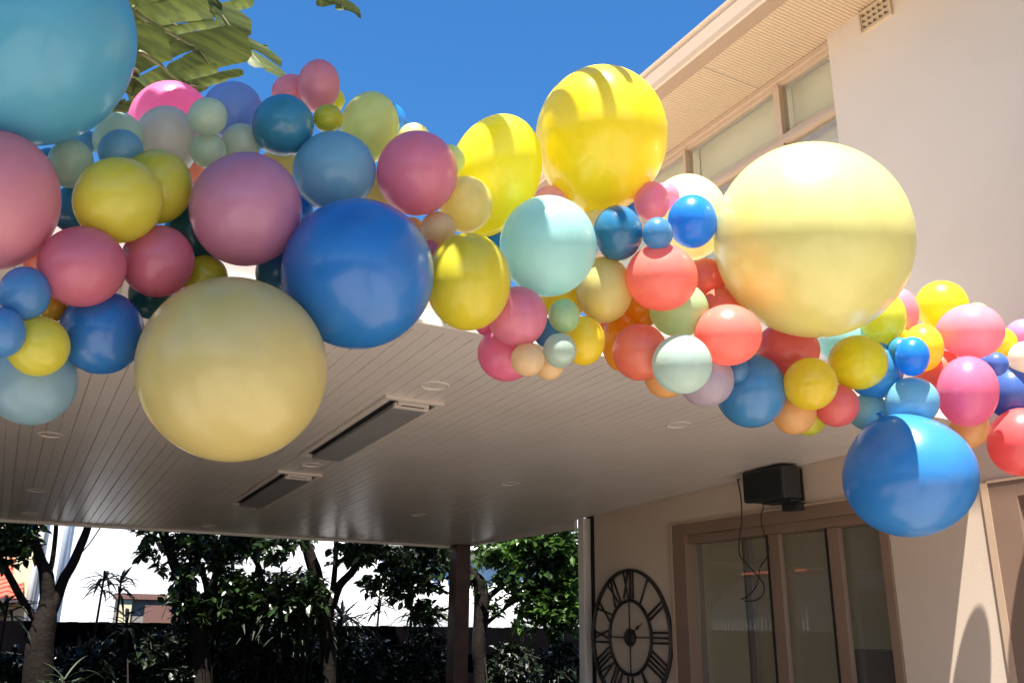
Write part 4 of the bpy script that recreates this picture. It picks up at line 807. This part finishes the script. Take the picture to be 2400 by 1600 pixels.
# overhead leaves of the same plant, above the picture: they shade the garland's left half
rnd = random.Random(9)
for i in range(9):
    x0 = -1.5+rnd.uniform(-.2,.2); y1 = 1.0+rnd.uniform(0,.9); x1 = -.55+i*.10+rnd.uniform(-.1,.05); z1 = 3.3+rnd.uniform(.2,1.2)
    mid = [(x0+.6, y1-.6, z1-.1), (x0+1.1, y1-.25, z1+.2), (x1, y1, z1+.15), (x1+.45, y1+.25, z1-.05)]
    lv.append((mid, .33, .33, (.3, -.9, .1), .2))
banana_plant('banana-like plant with split leaves at the top left', (-1.9, .9, 0), (-1.6, 1.0, 2.8), lv, 3)
lv2 = [(LEAVES['e'], .16, .05, (.8, .1, .3), .3)]
for mid, gp in zip(SHADE_LEAVES, ((.8, 22, .022, 2.3), (.3, 22, .07, 1.2))): lv2.append((mid, .34, .34, (.1, 1, 0), .1, *gp))
banana_plant('banana-like plant whose leaf tip hangs in at the top of the sky', (.5, -1.6, 0), (.6, -1.1, 3.4), lv2, 5)

# ---------------------------------------------------------------- balloons
COL = dict(aqua_blue=(105,195,220), dusty_pink=(225,130,150), lemon=(236,228,80), mint=(214,234,205), dusty_sky=(135,195,222),
 pearl=(222,226,208), bright_pink=(245,100,165), periwinkle=(140,172,228), pearl_mint=(208,222,198), deep_teal=(45,142,175), olive=(205,205,50),
 lime=(225,225,70), pale_lime=(220,230,150), bright_blue=(45,150,230), cream_yellow=(245,238,160), mauve=(215,130,170), royal_blue=(18,122,205),
 rose=(238,120,155), khaki_yellow=(242,228,145), peach_tan=(250,222,170), yellow=(250,240,40), yellow_deep=(252,232,15), aqua_mint=(180,228,224),
 teal_blue=(25,120,165), steel_blue=(80,148,198), vivid_blue=(15,145,238), clear_pink=(245,160,190), white_yellow=(252,244,190), pale_pink=(250,190,205),
 coral=(255,115,90), pale_yellow=(238,232,142), mustard=(238,224,50), hot_pink=(240,95,150), mint_green=(190,226,170), glass_mint=(205,228,212),
 glass_mint2=(200,224,212), yellow_warm=(252,228,50), amber=(255,180,25), coral_orange=(255,118,70), peach=(252,200,130), pearl_lilac=(205,195,210),
 denim=(62,142,202), coral_pink=(250,95,95), sky_blue=(80,170,228), pink=(252,140,160), light_blue=(135,203,232), periwinkle_deep=(85,125,205),
 cream_white=(252,238,215), lilac_pink=(240,160,205), red_coral=(248,65,60), big_blue=(45,140,215), pale_sand=(225,210,135), rose_dark=(225,95,130),
 cornflower=(85,155,215), amber_dull=(230,180,40), cobalt=(18,112,190), grey_blue=(152,190,205), dark_teal=(30,110,115), peach_pink=(245,170,140))
CLEAR = dict(clear_pink=.35, glass_mint=.25, glass_mint2=.12, mint=.06, mint_green=.05, pearl_lilac=.10, peach=.10, khaki_yellow=.04, peach_tan=.05, pearl=.06, aqua_mint=.05)
DENSE = {'royal_blue':.16,'cobalt':.18,'big_blue':.22,'denim':.2,'deep_teal':.2,'teal_blue':.2,'yellow_deep':.26,'mustard':.34,'pale_yellow':.13,'pale_sand':.30}
def latex(key):
    m = bpy.data.materials.new('latex_'+key); m.use_nodes = True; nt = m.node_tree
    p = nt.nodes['Principled BSDF']; out = nt.nodes['Material Output']; c = s2l(COL[key]); pk = .13 if COL[key][0] > 200 and COL[key][1] < 150 else .02; c = tuple(v*(.97-pk)+pk for v in c)
    tc = nt.nodes.new('ShaderNodeTexCoord')
    n = nt.nodes.new('ShaderNodeTexNoise'); n.inputs['Scale'].default_value = 1.6; n.inputs['Detail'].default_value = 5; n.inputs['Roughness'].default_value = .65
    mp = nt.nodes.new('ShaderNodeMapping'); mp.inputs['Scale'].default_value = (1.3, 1.9, 1.3); mp.inputs['Rotation'].default_value = (.3, .6, .5)
    nt.links.new(tc.outputs['Object'], mp.inputs[0]); nt.links.new(mp.outputs[0], n.inputs['Vector'])
    r = nt.nodes.new('ShaderNodeValToRGB'); r.color_ramp.elements[0].position = .3; r.color_ramp.elements[1].position = .7
    r.color_ramp.elements[0].color = (*[v*.88 for v in c], 1); r.color_ramp.elements[1].color = (*c, 1)
    nt.links.new(n.outputs['Fac'], r.inputs[0]); nt.links.new(r.outputs[0], p.inputs['Base Color'])
    p.inputs['Roughness'].default_value = .30; p.inputs['Coat Weight'].default_value = .3; p.inputs['Coat Roughness'].default_value = .10; p.inputs['Specular IOR Level'].default_value = .55
    bn = nt.nodes.new('ShaderNodeBump'); bn.inputs['Strength'].default_value = .05; bn.inputs['Distance'].default_value = .01
    n2 = nt.nodes.new('ShaderNodeTexNoise'); n2.inputs['Scale'].default_value = 5; nt.links.new(tc.outputs['Object'], n2.inputs['Vector'])
    nt.links.new(n2.outputs['Fac'], bn.inputs['Height']); nt.links.new(bn.outputs[0], p.inputs['Normal'])
    t = nt.nodes.new('ShaderNodeBsdfTranslucent'); tcol = tuple(v**.72 for v in c); t.inputs[0].default_value = (*tcol, 1)
    mx = nt.nodes.new('ShaderNodeMixShader'); mx.inputs[0].default_value = DENSE.get(key, .42)
    nt.links.new(p.outputs[0], mx.inputs[1]); nt.links.new(t.outputs[0], mx.inputs[2]); last = mx
    if key in CLEAR:
        tr = nt.nodes.new('ShaderNodeBsdfTransparent'); tr.inputs[0].default_value = (*[min(1, v**.5) for v in c], 1)
        m2 = nt.nodes.new('ShaderNodeMixShader'); m2.inputs[0].default_value = CLEAR[key]
        nt.links.new(last.outputs[0], m2.inputs[1]); nt.links.new(tr.outputs[0], m2.inputs[2]); last = m2
    nt.links.new(last.outputs[0], out.inputs[0]); return m
LM = {}
# unit balloon: revolved pear profile, neck towards +z
prof = []
NS = 44
for i in range(NS+1):
    a = PI*i/NS; z = -math.cos(a); r_ = math.sin(a)
    if z > 0: r_ *= 1-.14*z**2; z *= 1.10
    prof.append((max(r_, 0), z))
ball = MB().lathe(prof, 72); me_b = bpy.data.meshes.new('balloon')
bmesh.ops.recalc_face_normals(ball.bm, faces=ball.bm.faces); ball.bm.to_mesh(me_b); ball.bm.free()
kn = MB().lathe([(.10,1.07),(.055,1.105),(.032,1.14),(.034,1.155),(.055,1.165),(.062,1.18),(.05,1.195),(.03,1.19),(.018,1.16),(0,1.16)], 20)
me_k = bpy.data.meshes.new('knot'); bmesh.ops.recalc_face_normals(kn.bm, faces=kn.bm.faces); kn.bm.to_mesh(me_k); kn.bm.free()
me_b.materials.append(None); me_k.materials.append(None)
for key, loc, e1, e3, sc, label in BALLOONS:
    if key not in LM: LM[key] = latex(key)
    o = bpy.data.objects.new('balloon', me_b); C.objects.link(o)
    x_, z_ = Vector(e1).normalized(), Vector(e3).normalized(); y_ = z_.cross(x_).normalized(); x_ = y_.cross(z_)
    R = Matrix((x_, y_, z_)).transposed().to_4x4()
    o.matrix_world = Matrix.Translation(loc) @ R @ Matrix.Diagonal((*sc, 1))
    o.material_slots[0].link = 'OBJECT'; o.material_slots[0].material = LM[key]
    tag(o, label, 'balloon', 'balloons of the party garland')
    k = bpy.data.objects.new('knot', me_k); C.objects.link(k); k.parent = o
    k.material_slots[0].link = 'OBJECT'; k.material_slots[0].material = LM[key]
